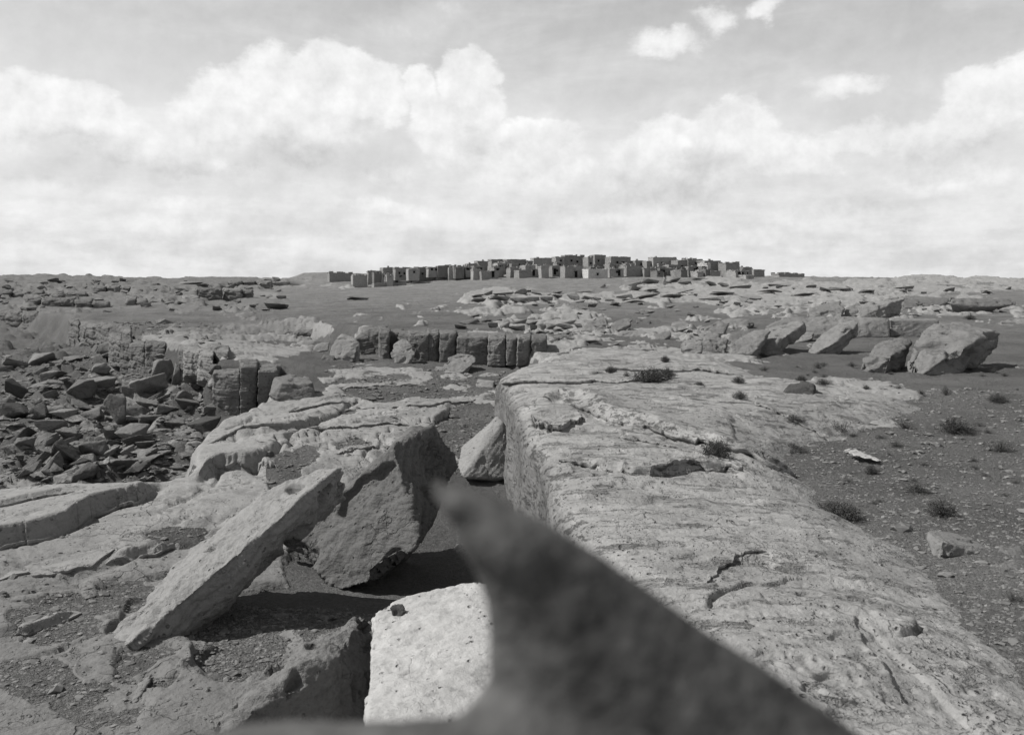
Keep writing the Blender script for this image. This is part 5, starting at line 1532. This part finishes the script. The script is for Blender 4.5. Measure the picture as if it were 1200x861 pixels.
HS = [
    (411, 431, 322, 338, 238, 'squared pale sided house standing alone at the left end of the village', M_w2, 0, False), (429, 447, 317.5, 330, 252, 'low house behind the end house at the left', None, 1, False),
    (435, 457, 332, 338, 228, 'low walled enclosure in front of the left houses', None, 0, False), (455, 476, 329, 336.5, 230, 'low stone hut right of the enclosure in front', None, 1, True),
    (445, 461, 313.5, 329, 254, 'two storey house third from the left end', None, 1, False), (460, 481, 313.5, 330, 250, 'tall two storey house behind the low stone hut', None, 2, True), (480, 488, 316, 330, 252, 'narrow house in the gap right of the tall two storey house', None, 1, False),
    (485, 508, 313, 328, 254, 'house with a stepped pale left wall before the bright cornered house', None, 2, False), (508, 526, 313, 329.5, 250, 'plain dark house with bright left corner wall', None, 0, False), (524, 531, 314, 328, 248, 'narrow pale buttress wall right of the plain dark house', M_w2, 0, False),
    (529, 551, 312, 327, 252, 'wide dark house with roof poles left of the stepped rise', None, 1, True), (545, 559, 309, 326, 256, 'tall house where the village roofline starts to rise', None, 1, False), (556, 572, 306, 322, 262, 'upper house on the rise above the lower row', None, 1, False),
    (560, 584, 318, 325, 240, 'long low room in the front row below the rise', None, 0, True), (572, 591, 304, 316, 268, 'upper storey house left of the wide terrace', None, 1, False), (572, 590, 311.5, 321, 255, 'middle terrace house under the upper storey house', M_w2, 1, False),
    (590, 616, 304, 319, 262, 'wide terrace house with two dark windows', None, 2, False), (603, 630, 317, 323.5, 242, 'low pale cornered room left of the sunken yard', None, 0, True), (614, 624, 306, 318, 262, 'small recessed house right of the wide terrace', None, 1, False),
    (622, 646, 302.5, 316, 265, 'large block house with a rounded left corner on the skyline', M_w2, 0, False), (630, 643, 312, 326, 240, 'bright ended house in the front row below the large block house', M_w2, 0, False), (642, 657, 312, 322, 246, 'dark low house between two bright ended ones', None, 1, True),
    (647, 661, 301, 312, 266, 'pale skyline house left of the highest row', M_w2, 1, False), (658, 684, 299.5, 313, 268, 'highest skyline house left part with ragged parapet', None, 2, False), (657, 683, 312, 325, 238, 'bright left faced front row house right of the dark low one', None, 1, True),
    (683, 711, 315.5, 327, 236, 'light plastered front row house with one central window', M_w3, 1, False), (684, 694, 301.5, 315, 262, 'narrow dark house behind the light plastered house', None, 1, False), (691, 709, 299, 313, 266, 'highest house of the village in the middle', None, 2, False),
    (709, 730, 315, 323.5, 242, 'light low room right of the light plastered house', M_w2, 1, True), (710, 738, 301, 315, 262, 'wide skyline house ending the middle block', None, 2, False), (728, 753, 312, 321, 246, 'dark front row house below the gap', None, 0, False),
    (739, 756, 305.5, 314, 262, 'separate skyline house in the gap of the roofline', None, 1, False), (752, 768, 306, 316, 260, 'small dark house left of the prominent tower house', None, 1, False), (760, 792, 301.5, 315, 260, 'prominent tower house with dark window slits on the skyline', M_w2, 2, False),
    (750, 790, 314, 322, 246, 'long dark front wall house below the prominent tower house', None, 0, False), (788, 804, 305, 319, 256, 'house with a ladder right of the prominent tower house', None, 1, False, True), (800, 822, 303.5, 315, 260, 'skyline house with ragged roof right of the ladder house', None, 1, False),
    (818, 843, 305.5, 320, 254, 'dark house beside the bright whitewashed patch', None, 1, False), (800, 820, 312.5, 320, 248, 'dark lower house under the ragged roof', None, 1, True), (843, 865, 308, 322, 250, 'sharp cornered house with pale left wall near the right end', None, 0, False),
    (862, 879, 313, 322, 254, 'sloping roofed dark house near the right end', None, 1, False), (877, 894, 316, 323, 260, 'last low house at the right end', None, 0, False), (868, 881, 322.5, 328, 225, 'tiny light hut alone below the right end of the village', M_w2, 1, False),
    (905, 941, 320.5, 324.5, 262, 'long low ruined wall on the skyline right of the village', None, 0, False), (384, 413, 319.5, 327, 270, 'low ruined walls left of the village', None, 0, False),
    (343, 375, 326, 334, 215, 'half buried dark room in the slope left of the village', None, 0, False),
]
for h_ in HS[:-1]:
    x0, x1, yt, yb, D_, lab, mt__, nw, dr__ = h_[:9]
    house(x0, x1, yt, yb, D_, lab, mt__, nw, dr__, ladder=len(h_) > 9, ragged=('ragged' in lab or 'ruined' in lab or int(x0) % 3 == 0))
ANCH['village'] = [(421, 330, 'the pale sided end house'), (470, 320, 'the tall two storey house'), (517, 320, 'the bright cornered house'), (540, 320, 'the wide dark house with roof poles'), (581, 312, 'the middle terrace'),
                   (603, 311, 'the wide terrace house'), (634, 309, 'the large block house'), (671, 306, 'the highest row'), (697, 321, 'the light plastered house'), (724, 308, 'the wide skyline house'), (747, 309, 'the house in the roofline gap'),
                   (776, 308, 'the prominent tower house'), (811, 308, 'the ragged roofed house'), (825, 311, 'the whitewashed room'), (854, 315, 'the sharp cornered house'), (885, 320, 'the last low house')]
r3 = random.Random(12)
for i in range(56):
    px = r3.uniform(436, 872)
    u_ = (px - 440) / 430.0
    crest = 315 - 13 * math.sin(min(1, max(0, u_)) * PI) ** .8 + r3.uniform(2, 13)
    w = r3.uniform(8, 17); h = r3.uniform(4.5, 8)
    base = min(crest + h, 330 - 7 * sst(np.array(px), 440., 560.))
    D_ = 262 - (base - 312) * 1.9
    lab = relabel('village', px, base, w, h).replace(' rock ', ' house ').replace('angular ', 'plain ').replace('chunky ', 'tall ')
    house(px - w / 2, px + w / 2, base - h, base, float(D_), lab, r3.choice((None, M_w4, M_w2)), r3.choice((0, 1, 1, 2)), False, ragged=r3.random() < .4)
# whitewashed wall patch
root = house(822, 828, 308.5, 313, 250, 'small whitewashed upper room shining in the sun', M_w3, 0, False, yaw=40)
# post-like figure on the slope
x, y, z = hit(779, 334)
bm = bmesh.new()
r2 = random.Random(5)
for i in range(6):
    mb_box(bm, (r2.uniform(-.1, .1), 0, .16 + i * .3), (.75 - i * .06, .6 - i * .05, .3), .07, r2)
root = bpy.data.objects.new('stone_cairn', None); root.location = (x, y, z - .05); link(root)
tag(root, 'slim stacked stone marker with a dark top standing on the slope below the village', 'cairn')
part('stacked_stones', bm, M_w2, root)
bm = bmesh.new(); mb_box(bm, (.05, 0, 2.25), (.55, .5, .95), .08, r2); part('top_stone', bm, M_dark, root)

# the little hill on the skyline left of the village
hx = [(330, 332), (342, 325), (356, 319.8), (380, 319.2), (412, 320), (440, 321), (470, 327)]
bm = hull_bm([P(a, b_, 330 + k_) for a, b_ in hx for k_ in (0, 12)] + [P(a, 336, 322) for a in (325, 480)] + [P(a, 336, 345) for a in (325, 480)])
me = remesh_np(bm, .5); displace(me, 7, 3.3, .4, Vector((0, 0, 1)), .6)
o = finish_rock("hill", me, M_tal, None, None); tag(o, kind="structure")
